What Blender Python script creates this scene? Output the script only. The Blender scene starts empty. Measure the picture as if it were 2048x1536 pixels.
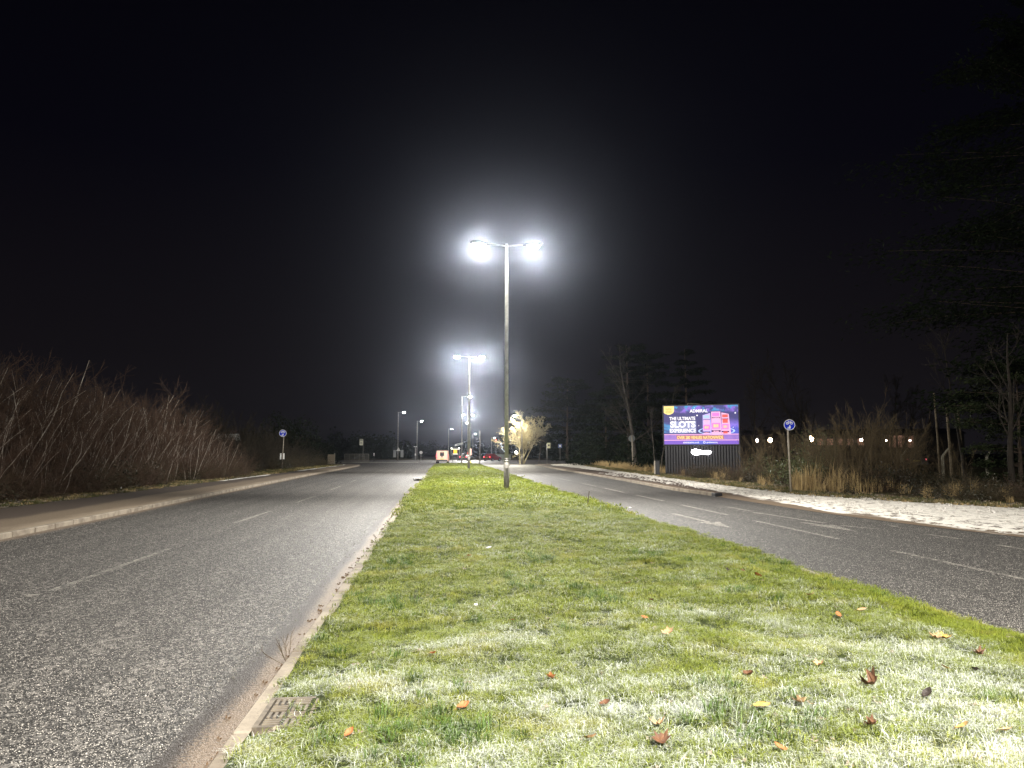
import bpy, math, random
import numpy as np
from math import sin, cos, pi, radians as R

S = bpy.context.scene
COL = S.collection

# ------------------------------------------------------------------ camera
cam_d = bpy.data.cameras.new('camera')
cam_d.sensor_width = 36.0
cam_d.lens = 36.0 * 1538 / 2048
cam_d.clip_start, cam_d.clip_end = 0.1, 3000
cam = bpy.data.objects.new('camera', cam_d)
COL.objects.link(cam)
cam.location = (0, 0, 1.7)
cam.rotation_euler = (R(90 + 5.09), 0, R(-5.33))
S.camera = cam

# ------------------------------------------------------------------ world (night sky) and exposure
W = bpy.data.worlds.new('World')
S.world = W
W.use_nodes = True
wn, wl = W.node_tree.nodes, W.node_tree.links
wn.clear()
w_out = wn.new('ShaderNodeOutputWorld')
w_sky = wn.new('ShaderNodeTexSky')
w_sky.sky_type = 'NISHITA'
w_sky.sun_disc = False
w_sky.sun_elevation = R(-9)
w_sky.sun_rotation = R(200)
w_bg = wn.new('ShaderNodeBackground')
w_bg.inputs['Strength'].default_value = 0.02
wl.new(w_sky.outputs['Color'], w_bg.inputs['Color'])
w_tc = wn.new('ShaderNodeTexCoord')
w_sep = wn.new('ShaderNodeSeparateXYZ')
w_rmp = wn.new('ShaderNodeValToRGB')
wl.new(w_tc.outputs['Generated'], w_sep.inputs[0])
wl.new(w_sep.outputs['Z'], w_rmp.inputs['Fac'])
cr = w_rmp.color_ramp
cr.elements[0].position, cr.elements[0].color = 0.0, (0.0086, 0.0076, 0.0092, 1)
cr.elements[1].position, cr.elements[1].color = 0.75, (0.0003, 0.0003, 0.0010, 1)
e = cr.elements.new(0.12); e.color = (0.0058, 0.0048, 0.0062, 1)
e = cr.elements.new(0.35); e.color = (0.0016, 0.0014, 0.0034, 1)
w_glow = wn.new('ShaderNodeBackground')
w_glow.inputs['Strength'].default_value = 1.0
wl.new(w_rmp.outputs['Color'], w_glow.inputs['Color'])
w_add = wn.new('ShaderNodeAddShader')
wl.new(w_bg.outputs[0], w_add.inputs[0])
wl.new(w_glow.outputs[0], w_add.inputs[1])
wl.new(w_add.outputs[0], w_out.inputs['Surface'])

S.view_settings.view_transform = 'Standard'
S.view_settings.look = 'None'
S.view_settings.exposure = 0.0
S.view_settings.gamma = 1.0
S.view_settings.use_curve_mapping = False
cy = S.cycles
cy.max_bounces = 4
cy.diffuse_bounces = 2
cy.glossy_bounces = 2
cy.transmission_bounces = 2
cy.transparent_max_bounces = 4
cy.volume_bounces = 0
cy.caustics_reflective = False
cy.caustics_refractive = False
cy.sample_clamp_direct = 0.0
cy.sample_clamp_indirect = 3.0
cy.use_denoising = True

POWER = 5300.0          # one street lamp head
HAZE = 0.00019

# ------------------------------------------------------------------ materials
MATS = {}
def mat(name, col=(.5, .5, .5), rough=.6, metal=0.0, spec=.4, emit=None, es=0.0, noise=None, nscale=8.0, bump=0.0, bscale=60.0):
    if name in MATS:
        return MATS[name]
    m = bpy.data.materials.new(name)
    m.use_nodes = True
    n, l = m.node_tree.nodes, m.node_tree.links
    b = n['Principled BSDF']
    b.inputs['Base Color'].default_value = (*col, 1)
    b.inputs['Roughness'].default_value = rough
    b.inputs['Metallic'].default_value = metal
    b.inputs['Specular IOR Level'].default_value = spec
    if emit:
        b.inputs['Emission Color'].default_value = (*emit, 1)
        b.inputs['Emission Strength'].default_value = es
    if noise:
        tc = n.new('ShaderNodeTexCoord')
        t = n.new('ShaderNodeTexNoise')
        t.inputs['Scale'].default_value = nscale
        t.inputs['Detail'].default_value = 5
        mx = n.new('ShaderNodeMix'); mx.data_type = 'RGBA'
        rp = n.new('ShaderNodeValToRGB')
        rp.color_ramp.elements[0].position = .38
        rp.color_ramp.elements[1].position = .66
        l.new(tc.outputs['Object'], t.inputs['Vector'])
        l.new(t.outputs['Fac'], rp.inputs['Fac'])
        l.new(rp.outputs['Color'], mx.inputs[0])
        mx.inputs[6].default_value = (*col, 1)
        mx.inputs[7].default_value = (*noise, 1)
        l.new(mx.outputs[2], b.inputs['Base Color'])
    if bump:
        tc = n.new('ShaderNodeTexCoord')
        t = n.new('ShaderNodeTexNoise')
        t.inputs['Scale'].default_value = bscale
        t.inputs['Detail'].default_value = 4
        bp = n.new('ShaderNodeBump')
        bp.inputs['Strength'].default_value = bump
        bp.inputs['Distance'].default_value = 0.02
        l.new(tc.outputs['Object'], t.inputs['Vector'])
        l.new(t.outputs['Fac'], bp.inputs['Height'])
        l.new(bp.outputs['Normal'], b.inputs['Normal'])
    MATS[name] = m
    return m

class NT:
    """small helper round a material's node tree"""
    def __init__(s, name):
        s.m = bpy.data.materials.new(name); s.m.use_nodes = True
        s.n, s.l = s.m.node_tree.nodes, s.m.node_tree.links
        s.b = s.n['Principled BSDF']
        MATS[name] = s.m
    def new(s, t, **kw):
        x = s.n.new(t)
        for k, v in kw.items(): setattr(x, k, v)
        return x
    def put(s, sock, v):
        if v is None: return
        if isinstance(v, bpy.types.NodeSocket): s.l.new(v, sock)
        elif isinstance(v, tuple) and len(v) == 3 and sock.type == 'RGBA': sock.default_value = (*v, 1)
        else: sock.default_value = v
    def pos(s):
        return s.new('ShaderNodeNewGeometry').outputs['Position']
    def sep(s, v):
        x = s.new('ShaderNodeSeparateXYZ'); s.put(x.inputs[0], v); return x.outputs
    def mapping(s, v, scale=(1, 1, 1), loc=(0, 0, 0)):
        x = s.new('ShaderNodeMapping'); s.put(x.inputs[0], v)
        x.inputs['Scale'].default_value = scale; x.inputs['Location'].default_value = loc
        return x.outputs[0]
    def noise(s, v, scale, detail=3, rough=.5):
        x = s.new('ShaderNodeTexNoise'); s.put(x.inputs['Vector'], v)
        x.inputs['Scale'].default_value = scale; x.inputs['Detail'].default_value = detail
        x.inputs['Roughness'].default_value = rough
        return x.outputs['Fac']
    def voro(s, v, scale):
        x = s.new('ShaderNodeTexVoronoi'); s.put(x.inputs['Vector'], v)
        x.inputs['Scale'].default_value = scale
        return x
    def math(s, op, a, b=None, c=None, clamp=False):
        x = s.new('ShaderNodeMath', operation=op); x.use_clamp = clamp
        s.put(x.inputs[0], a); s.put(x.inputs[1], b); s.put(x.inputs[2], c)
        return x.outputs[0]
    def step(s, v, a, b, lo=0.0, hi=1.0):
        x = s.new('ShaderNodeMapRange', interpolation_type='SMOOTHSTEP')
        s.put(x.inputs[0], v); s.put(x.inputs[1], a); s.put(x.inputs[2], b); s.put(x.inputs[3], lo); s.put(x.inputs[4], hi)
        return x.outputs[0]
    def lin(s, v, a, b, lo=0.0, hi=1.0):
        x = s.new('ShaderNodeMapRange')
        s.put(x.inputs[0], v); s.put(x.inputs[1], a); s.put(x.inputs[2], b); s.put(x.inputs[3], lo); s.put(x.inputs[4], hi)
        return x.outputs[0]
    def mix(s, f, a, b, blend='MIX'):
        x = s.new('ShaderNodeMix', data_type='RGBA', blend_type=blend)
        s.put(x.inputs[0], f); s.put(x.inputs[6], a); s.put(x.inputs[7], b)
        return x.outputs[2]
    def uv(s):
        return s.sep(s.new('ShaderNodeUVMap').outputs[0])
    def bump(s, h, strength=.5, dist=.02):
        x = s.new('ShaderNodeBump'); s.put(x.inputs['Height'], h)
        x.inputs['Strength'].default_value = strength; x.inputs['Distance'].default_value = dist
        s.l.new(x.outputs[0], s.b.inputs['Normal'])
    def out(s, col=None, rough=None, spec=None):
        s.put(s.b.inputs['Base Color'], col); s.put(s.b.inputs['Roughness'], rough); s.put(s.b.inputs['Specular IOR Level'], spec)
        return s.m

def frost_field(t, P):
    """how much rime lies on the median: 0..1, by place on the ground"""
    x, y, z = t.sep(P)
    flat = t.mapping(P, (1, 1, 0))
    n1 = t.noise(t.mapping(flat, (.75, 1.25, 0)), 1.0, 4, .6)
    n2 = t.noise(t.mapping(flat, (2.2, 4.6, 0), (7, 3, 0)), 1.0, 3, .6)
    n3 = t.noise(flat, 17.0, 3, .6)
    near = t.step(y, 9.5, 3.6, 0.0, .150)
    right = t.step(x, -0.6, 3.0, 0.0, .05)
    rim = t.step(x, 4.15, 4.75, 0.0, -.32)
    far = t.step(y, 14.0, 30.0, 0.0, -.03)
    s1 = t.math('MULTIPLY_ADD', n1, .62, t.math('MULTIPLY', n2, .42))
    s2 = t.math('MULTIPLY_ADD', n3, .26, s1)
    bias = t.math('ADD', t.math('ADD', t.math('SUBTRACT', near, .03), right), t.math('ADD', rim, far))
    return t.math('ADD', s2, bias)

# asphalt
def make_asphalt(name, silt_right, silt_left, tint, chips=1.0, joint=0.0, trk=0.0):
    t = NT(name)
    P = t.pos()
    u = t.uv()
    v1 = t.voro(P, 115.0)
    v2 = t.voro(P, 46.0)
    v3 = t.voro(t.mapping(P, (1, .6, 1)), 21.0)
    c1 = t.sep(v1.outputs['Color'])[0]
    c2 = t.sep(v2.outputs['Color'])[1]
    glint = t.sep(v3.outputs['Color'])[0]
    big = t.noise(t.mapping(P, (.5, .12, 1)), 1.0, 4, .6)
    grain = t.noise(P, 14.0, 12, .9)
    dens = t.lin(big, .3, .7, .80, .62)
    chip = t.math('ADD', t.step(c1, dens, .97, 0, 1.0), t.math('ADD', t.step(c2, .76, .95, 0, .80), t.step(glint, .86, .97, 0, .50)), clamp=True)  # stone chips, with frost sparkle painted in among them
    chip = t.math('MULTIPLY', chip, t.lin(grain, .38, .60, .30, 1.25), clamp=True)
    chip = t.math('MULTIPLY', chip, chips)
    col = t.mix(chip, tint, (.52, .48, .43))
    col = t.mix(t.lin(grain, .38, .58), t.mix(.6, col, (.012, .011, .010)), col)
    nn = t.noise(t.mapping(P, (1.2, .45, 1)), 1.0, 5, .6)
    n5 = t.noise(P, 40.0, 3, .6)
    px = t.sep(P)[0]
    jn = t.math('ABSOLUTE', t.math('ADD', t.math('SUBTRACT', px, joint), t.math('MULTIPLY', t.math('SUBTRACT', t.noise(t.mapping(P, (1, .35, 1)), 1.0, 6, .7), .5), .22)))
    col = t.mix(t.math('MULTIPLY', t.step(jn, .022, .008), t.step(big, .40, .52)), col, (.008, .007, .006))
    tr = t.math('ABSOLUTE', t.math('SUBTRACT', t.math('PINGPONG', t.math('ADD', px, trk), .92), .46))
    col = t.mix(t.step(tr, .30, .05, 0, .28), col, (.02, .018, .016))
    if silt_right:
        d = t.math('ADD', u[1], t.math('MULTIPLY', t.math('SUBTRACT', nn, .5), .30))
        band = t.step(t.math('ADD', d, t.math('MULTIPLY', t.math('SUBTRACT', n5, .5), .10)), .40, .27)
        col = t.mix(band, col, (.035, .028, .024))
        sm = t.step(t.math('ADD', d, t.math('MULTIPLY', t.math('SUBTRACT', n5, .5), .20)), .26, .12)
        col = t.mix(sm, col, t.mix(t.step(n5, .4, .7), (.190, .142, .100), (.110, .080, .056)))
        col = t.mix(t.step(u[1], .045, .012), col, (.035, .025, .018))  # kerb edge shade and leaf dirt painted together as a dark line
    if silt_left:
        d = t.math('ADD', u[0], t.math('MULTIPLY', t.math('SUBTRACT', nn, .5), .3))
        col = t.mix(t.step(d, .35, .12), col, (.16, .12, .085))
    t.put(t.b.inputs['Roughness'], t.lin(chip, 0, 1, .66, .46))
    t.bump(t.math('ADD', v1.outputs['Distance'], t.math('MULTIPLY', v2.outputs['Distance'], .6)), .55, .012)
    return t.out(col, None, .38)

A_LEFT = make_asphalt('asphalt_left', True, True, (.015, .0132, .0116), .60, -4.62, 1.2)
A_RIGHT = make_asphalt('asphalt_right', False, False, (.019, .0168, .0146), .40, 7.62, .3)

# worn white paint
t = NT('worn_paint')
P = t.pos()
c = t.sep(t.voro(P, 55.0).outputs['Color'])[0]
w = t.noise(P, 6.0, 6, .7)
worn = t.step(t.math('ADD', t.math('MULTIPLY', c, .45), w), .48, .80)
M_PAINT = t.out(t.mix(worn, (.46, .43, .37), (.05, .046, .042)), .6, .3)
t = NT('faded_paint')
P = t.pos()
c = t.sep(t.voro(P, 55.0).outputs['Color'])[0]
w = t.noise(P, 5.0, 6, .7)
worn = t.step(t.math('ADD', t.math('MULTIPLY', c, .5), w), .50, .84)
M_FADED = t.out(t.mix(worn, (.36, .34, .29), (.05, .047, .045)), .6, .3)

# concrete kerb
t = NT('kerb_concrete')
P = t.pos()
a = t.noise(P, 3.0, 6, .65); b_ = t.noise(P, 55.0, 4, .7)
col = t.mix(t.step(a, .35, .68), (.31, .265, .205), (.17, .138, .104))
col = t.mix(t.step(b_, .58, .75), col, (.07, .052, .038))
t.bump(b_, .4, .006)
M_KERB = t.out(col, .85, .25)

# soil under the grass, frosted
t = NT('median_soil')
P = t.pos()
f = frost_field(t, P)
g = t.noise(P, 30.0, 5, .7)
col = t.mix(t.step(g, .35, .7), (.020, .026, .006), (.050, .068, .014))
fm = t.step(t.math('ADD', f, t.math('MULTIPLY', g, .35)), .96, 1.22)
t.bump(g, .8, .03)
M_SOIL = t.out(t.mix(fm, col, (.72, .74, .72)), .9, .1)

# grass blades
def make_grass(name, lo, hi, frost_gain, dry):
    t = NT(name)
    P = t.pos()
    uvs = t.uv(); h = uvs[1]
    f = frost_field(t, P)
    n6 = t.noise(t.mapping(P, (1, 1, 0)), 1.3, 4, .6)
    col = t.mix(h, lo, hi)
    col = t.mix(t.step(n6, .50, .70, 0, .55), col, dry)
    rnd = t.new('ShaderNodeObjectInfo').outputs['Random']
    col = t.mix(t.math('MULTIPLY', rnd, .4), col, (.055, .095, .016))
    fm = t.step(t.math('ADD', t.math('ADD', f, t.math('MULTIPLY', h, .24)), t.math('MULTIPLY', t.math('SUBTRACT', uvs[0], .5), .34)), .86 - frost_gain, 1.17 - frost_gain)
    col = t.mix(t.math('MULTIPLY', fm, .93), col, (.74, .76, .73))
    t.out(col, .6, .25)
    tr = t.new('ShaderNodeBsdfTranslucent'); t.put(tr.inputs['Color'], col)
    mx = t.new('ShaderNodeMixShader'); mx.inputs[0].default_value = .25
    t.l.new(t.b.outputs[0], mx.inputs[1]); t.l.new(tr.outputs[0], mx.inputs[2])
    t.l.new(mx.outputs[0], t.n['Material Output'].inputs['Surface'])
    return t.m
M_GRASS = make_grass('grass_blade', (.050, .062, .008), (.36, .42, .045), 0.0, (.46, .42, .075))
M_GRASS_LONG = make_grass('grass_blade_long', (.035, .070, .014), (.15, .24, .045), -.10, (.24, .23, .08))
M_DRY = mat('dry_grass_blade', (.62, .46, .22), .8, noise=(.36, .25, .12), nscale=3)

# left footway and verge
t = NT('footway_left_surface')
P = t.pos(); u = t.uv()
n1 = t.noise(t.mapping(P, (1, .25, 1)), 1.0, 5, .65); n2 = t.noise(P, 30.0, 4, .7)
dr = t.math('ADD', u[1], t.math('MULTIPLY', t.math('SUBTRACT', n1, .5), 1.3))
col = t.mix(t.step(dr, 1.25, 1.75), (.175, .132, .088), (.066, .047, .034))
col = t.mix(t.step(n2, .45, .7, 0, .6), col, (.042, .030, .022))
col = t.mix(t.step(dr, .55, .10, 0, .65), col, (.32, .255, .18))
sy = t.sep(P)[1]
sn = t.math('MULTIPLY', t.step(t.math('ADD', u[0], t.math('MULTIPLY', t.math('SUBTRACT', n1, .5), 1.0)), .42, .22), t.step(sy, 38.0, 46.0))
sn = t.math('MULTIPLY', sn, t.step(t.noise(P, .11, 2), .43, .47))
col = t.mix(sn, col, (.85, .84, .80))
t.bump(n2, .4, .01)
M_FOOT_L = t.out(col, .85, .25)

t = NT('verge_left_surface')
P = t.pos()
n1 = t.noise(P, 1.3, 5, .6); n2 = t.noise(P, 26.0, 4, .75); n3 = t.sep(t.voro(P, 16.0).outputs['Color'])[0]
col = t.mix(t.step(n1, .35, .65), (.050, .035, .016), (.034, .036, .012))
col = t.mix(t.step(n2, .5, .7, 0, .7), col, (.09, .062, .030))
col = t.mix(t.math('MULTIPLY', t.step(n3, .88, .92), t.step(n1, .42, .56)), col, (.55, .53, .50))
t.bump(n2, 1.0, .05)
M_VERGE_L = t.out(col, .9, .15)

# right footway: kerb silt, brown path and the lying snow
t = NT('footway_right_surface')
P = t.pos(); u = t.uv()
x, y, z = t.sep(P)
lng = t.noise(t.mapping(P, (1.1, .16, 1)), 1.0, 5, .6)
fin = t.noise(t.mapping(P, (4.2, 2.6, 1)), 1.0, 6, .75)
n2 = t.noise(P, 34.0, 4, .7)
base = t.mix(t.step(n2, .35, .7), (.070, .046, .032), (.042, .028, .021))
silt = t.step(u[0], .75, .25, 0, .85)
base = t.mix(silt, base, (.135, .098, .064))
inner = t.new('ShaderNodeValToRGB')
ys = t.lin(y, 10.0, 110.0)
for pp, vv in ((0.0, .12), (.05, .16), (.11, .40), (.16, .45), (.21, .72), (.30, 1.85), (.47, 2.65), (.65, 2.4), (.85, 1.9)):
    e = inner.color_ramp.elements.new(pp); e.color = (vv / 4, vv / 4, vv / 4, 1)
inner.color_ramp.elements.remove(inner.color_ramp.elements[0])
inner.color_ramp.elements.remove(inner.color_ramp.elements[-1])
t.put(inner.inputs[0], ys)
inn = t.math('MULTIPLY', t.sep(inner.outputs[0])[0], 4.0)
d = t.math('ADD', t.math('SUBTRACT', u[0], inn), t.math('MULTIPLY', t.math('SUBTRACT', lng, .5), 1.5))
sm = t.step(d, -.06, .10)
hole = t.math('MULTIPLY', t.step(fin, .515, .58), t.step(d, 2.2, .1, .45, 1.0))
sm = t.math('MULTIPLY', sm, t.math('SUBTRACT', 1.0, hole))
line = t.math('MULTIPLY', t.math('MULTIPLY', t.step(u[0], .50, .54), t.step(u[0], .66, .62)), t.step(lng, .40, .50))
sm = t.math('MAXIMUM', sm, t.math('MULTIPLY', line, t.step(y, 30.0, 24.0)))
outer = t.step(t.math('ADD', u[1], t.math('MULTIPLY', t.math('SUBTRACT', fin, .5), 3.0)), .02, .60)
sm = t.math('MULTIPLY', sm, outer)
col = t.mix(sm, base, t.mix(t.step(n2, .4, .75), (.78, .74, .67), (.52, .48, .41)))
t.bump(t.math('ADD', n2, t.math('MULTIPLY', sm, .8)), .5, .02)
M_FOOT_R = t.out(col, .85, .2)

t = NT('verge_right_surface')
P = t.pos(); u = t.uv()
n1 = t.noise(P, .9, 5, .6); n2 = t.noise(P, 22.0, 5, .75); n3 = t.sep(t.voro(P, 13.0).outputs['Color'])[0]
col = t.mix(t.step(n1, .4, .65), (.070, .075, .028), (.105, .068, .036))
col = t.mix(t.step(n2, .52, .68, 0, .8), col, (.26, .20, .11))
fl = t.math('MULTIPLY', t.step(t.math('ADD', n2, t.math('MULTIPLY', n1, .6)), .80, .95), t.step(u[0], 3.6, .3))
col = t.mix(fl, col, (.42, .40, .36))
t.bump(n2, 1.0, .06)
M_VERGE_R = t.out(col, .9, .15)

t = NT('far_ground_surface')
P = t.pos()
n2 = t.noise(P, 2.0, 5, .7)
M_GROUND = t.out(t.mix(n2, (.03, .035, .015), (.07, .05, .03)), .95, .1)

M_GALV = mat('galvanised_steel', (.46, .45, .42), .38, .65, noise=(.34, .33, .30), nscale=6)
M_GALV_DULL = mat('weathered_steel', (.20, .19, .165), .55, .25, noise=(.13, .12, .10), nscale=9)
M_POST = mat('painted_post', (.42, .37, .30), .55, .1, noise=(.30, .26, .20), nscale=5)
M_BLACK = mat('black_coating', (.018, .018, .020), .55, .1)
M_DARKMETAL = mat('dark_metal', (.05, .05, .055), .5, .5)
M_LENS = mat('lamp_lens', (.9, .9, .9), .3, emit=(1.0, .97, .88), es=420.0)
M_LENS_FAR = mat('far_lamp_lens', (.9, .9, .9), .3, emit=(1.0, .98, .93), es=170.0)
M_BARK_PALE = mat('pale_birch_bark', (.46, .41, .35), .8, noise=(.20, .16, .13), nscale=14)
M_BARK = mat('brown_bark', (.105, .075, .052), .85, noise=(.060, .043, .032), nscale=10)
M_TWIG = mat('reddish_twig', (.105, .060, .038), .8, noise=(.060, .037, .023), nscale=2)
M_TWIG_OLIVE = mat('olive_twig', (.080, .060, .028), .8, noise=(.050, .037, .018), nscale=2)
M_TWIG_DIM = mat('dim_olive_twig', (.040, .030, .015), .85, noise=(.026, .020, .010), nscale=2)  # darker copy of the olive twig, poor light put into its colour
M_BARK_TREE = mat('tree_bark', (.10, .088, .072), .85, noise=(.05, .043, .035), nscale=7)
M_BARK_DIM = mat('dim_bark', (.050, .040, .030), .85, noise=(.030, .024, .019), nscale=8)  # bark darkened to paint the gloom on faint trunks and stems
M_TWIG_LIT = mat('lamplit_twig', (.50, .44, .27), .8, noise=(.40, .34, .20), nscale=3)  # twig tone raised, the nearby lamp's light put into the colour
M_IVY = mat('dark_ivy_leaf', (.085, .105, .045), .45, noise=(.14, .15, .07), nscale=4)
M_BRAMBLE = mat('bramble_leaf', (.026, .027, .011), .6, noise=(.040, .026, .015), nscale=3)
M_NEEDLE = mat('unlit_evergreen_needle', (.009, .015, .006), .85, spec=.1, noise=(.016, .024, .009), nscale=1.5)  # needles kept near black, the missing lamplight put into their colour
M_WOOD = mat('weathered_wood', (.34, .28, .19), .85, noise=(.17, .13, .085), nscale=5, bump=.5, bscale=25)
M_CONC = mat('post_concrete', (.36, .34, .27), .85, noise=(.24, .23, .17), nscale=7)
M_WHITE = mat('white_sheeting', (.78, .78, .75), .5)
M_BLUE = mat('blue_sheeting', (.006, .030, .60), .6, spec=.1)
M_SIGNBACK = mat('grey_sign_back', (.23, .24, .24), .5, .3)

# ------------------------------------------------------------------ mesh helpers
class MB:
    def __init__(s): s.v, s.f, s.u = [], [], None
    def add(s, V, F):
        o = len(s.v); s.v += [tuple(map(float, p)) for p in V]; s.f += [tuple(i + o for i in q) for q in F]; return s
    def box(s, x0, x1, y0, y1, z0, z1, b=0.0):
        if b:
            pts = []
            for z, k in ((z0, b), (z0 + b, 0), (z1 - b, 0), (z1, b)):
                pts += [(x0 + k, y0 + b, z), (x0 + b, y0 + k, z), (x1 - b, y0 + k, z), (x1 - k, y0 + b, z),
                        (x1 - k, y1 - b, z), (x1 - b, y1 - k, z), (x0 + b, y1 - k, z), (x0 + k, y1 - b, z)]
            F = [tuple(range(7, -1, -1)), tuple(range(24, 32))]
            for r in range(3):
                for i in range(8):
                    j = (i + 1) % 8
                    F.append((r * 8 + i, r * 8 + j, r * 8 + 8 + j, r * 8 + 8 + i))
            return s.add(pts, F)
        V = [(x0, y0, z0), (x1, y0, z0), (x1, y1, z0), (x0, y1, z0), (x0, y0, z1), (x1, y0, z1), (x1, y1, z1), (x0, y1, z1)]
        return s.add(V, [(3, 2, 1, 0), (4, 5, 6, 7), (0, 1, 5, 4), (1, 2, 6, 5), (2, 3, 7, 6), (3, 0, 4, 7)])
    def tube(s, pts, rad, n=8, caps=True):
        pts = [np.array(p, float) for p in pts]
        if not hasattr(rad, '__len__'): rad = [rad] * len(pts)
        V = []
        for i, p in enumerate(pts):
            d = pts[min(i + 1, len(pts) - 1)] - pts[max(i - 1, 0)]
            d /= (np.linalg.norm(d) + 1e-9)
            a = np.cross(d, (0, 0, 1) if abs(d[2]) < .9 else (1, 0, 0)); a /= np.linalg.norm(a); b = np.cross(d, a)
            for k in range(n):
                q = 2 * pi * k / n
                V.append(p + rad[i] * (cos(q) * a + sin(q) * b))
        F = []
        for i in range(len(pts) - 1):
            for k in range(n):
                j = (k + 1) % n
                F.append((i * n + k, i * n + j, i * n + n + j, i * n + n + k))
        if caps:
            F.append(tuple(range(n - 1, -1, -1))); F.append(tuple((len(pts) - 1) * n + k for k in range(n)))
        return s.add(V, F)
    def disc(s, cx, cz, r, y0, y1, n=32, r2=None):
        """a disc (or ring if r2) in the XZ plane with thickness from y0 to y1"""
        if r2 is None:
            V = [(cx + r * cos(2 * pi * k / n), y, cz + r * sin(2 * pi * k / n)) for y in (y0, y1) for k in range(n)]
            F = [tuple(range(n)), tuple(range(2 * n - 1, n - 1, -1))] + [(k, n + k, n + (k + 1) % n, (k + 1) % n) for k in range(n)]
        else:
            V = [(cx + q * cos(2 * pi * k / n), y, cz + q * sin(2 * pi * k / n)) for y in (y0, y1) for q in (r, r2) for k in range(n)]
            F = []
            for k in range(n):
                j = (k + 1) % n
                F += [(k, j, n + j, n + k), (2 * n + k, 3 * n + k, 3 * n + j, 2 * n + j), (k, 2 * n + k, 2 * n + j, j), (n + k, n + j, 3 * n + j, 3 * n + k)]
        return s.add(V, F)
    def poly(s, pts, y0, y1):
        """an outline in XZ with thickness from y0 (front) to y1"""
        n = len(pts)
        V = [(p[0], y, p[1]) for y in (y0, y1) for p in pts]
        F = [tuple(range(n)), tuple(range(2 * n - 1, n - 1, -1))] + [(k, n + k, n + (k + 1) % n, (k + 1) % n) for k in range(n)]
        return s.add(V, F)
    def bar(s, a, b, w, y0, y1):
        """flat bar in XZ from a to b"""
        dx, dz = b[0] - a[0], b[1] - a[1]; L = math.hypot(dx, dz) or 1; nx, nz = -dz / L * w / 2, dx / L * w / 2
        return s.poly([(a[0] + nx, a[1] + nz), (b[0] + nx, b[1] + nz), (b[0] - nx, b[1] - nz), (a[0] - nx, a[1] - nz)], y0, y1)
    def build(s, name, m, parent=None, smooth=False, loc=None):
        me = bpy.data.meshes.new(name)
        me.from_pydata(s.v, [], s.f)
        if smooth: me.polygons.foreach_set('use_smooth', [True] * len(me.polygons))
        me.update()
        return link(name, me, m, parent, loc)

def link(name, me, m, parent=None, loc=None):
    o = bpy.data.objects.new(name, me)
    COL.objects.link(o)
    if m is not None:
        me.materials.clear(); me.materials.append(m)
    if parent: o.parent = parent
    if loc: o.location = loc
    return o

def arr_mesh(name, V, Q, uv=None):
    """mesh from an (N,3) array and an (M,k) face array"""
    V = np.asarray(V, np.float32).reshape(-1, 3); Q = np.asarray(Q, np.int32)
    me = bpy.data.meshes.new(name)
    me.vertices.add(len(V)); me.vertices.foreach_set('co', V.ravel())
    M, k = Q.shape
    me.loops.add(M * k); me.polygons.add(M)
    me.loops.foreach_set('vertex_index', Q.ravel())
    me.polygons.foreach_set('loop_start', np.arange(0, M * k, k, dtype=np.int32))
    try: me.polygons.foreach_set('loop_total', np.full(M, k, np.int32))
    except Exception: pass
    if uv is not None:
        l = me.uv_layers.new(name='UVMap')
        l.data.foreach_set('uv', np.asarray(uv, np.float32)[Q.ravel()].ravel())
    me.update(calc_edges=True); me.validate()
    return me

def thing(name, label, cat, loc=(0, 0, 0), rz=0.0, group=None):
    o = bpy.data.objects.new(name, None)
    COL.objects.link(o); o.empty_display_size = .2
    o.location = loc; o.rotation_euler = (0, 0, rz)
    return tag(o, label, cat, group)
def tag(o, label=None, cat=None, group=None, kind=None):
    if label: o['label'] = label
    if cat: o['category'] = cat
    if group: o['group'] = group
    if kind: o['kind'] = kind
    return o
def struct(o):
    o['kind'] = 'structure'; return o
def dup(root, loc=None, rz=None, label=None, group=None, scale=None):
    r = root.copy(); COL.objects.link(r)
    if loc is not None: r.location = loc
    if rz is not None: r.rotation_euler = (0, 0, rz)
    if label: r['label'] = label
    if group: r['group'] = group
    if scale is not None: r.scale = scale
    for ch in list(root.children):
        c = ch.copy(); COL.objects.link(c); c.parent = r
        for g in list(ch.children):
            d = g.copy(); COL.objects.link(d); d.parent = c
    return r

def interp(tab, y):
    return float(np.interp(y, [p[0] for p in tab], [p[1] for p in tab]))

KL = [(-40, -8.5), (16, -8.55), (21, -8.67), (30, -8.93), (54, -9.5), (96, -10.0), (104, -10.6), (108, -12.5), (110, -15.5), (112, -24)]
MK = [(-40, -1.17), (26, -1.20), (36, -1.10), (48, -.92), (80, -.85), (104, -.6), (109, .2), (111, 1.0)]
MR = [(-40, 5.1), (13, 5.08), (25, 4.95), (40, 4.9), (80, 5.1), (104, 5.1), (109, 4.4), (111, 3.6)]
KR = [(-40, 16.0), (5, 13.9), (11, 12.4), (15, 11.6), (17, 11.2), (21, 10.75), (25, 10.72), (29, 10.67), (34, 10.45), (46, 10.95), (75, 11.6), (100, 12.3), (106, 14), (109, 17), (111, 24)]
YS = sorted(set(list(range(-40, 113, 2)) + [5, 11, 15, 17, 21, 25, 29, 34, 36, 46, 48, 54, 75, 96, 100, 104, 105, 106, 107, 108, 109, 110, 111]))

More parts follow.
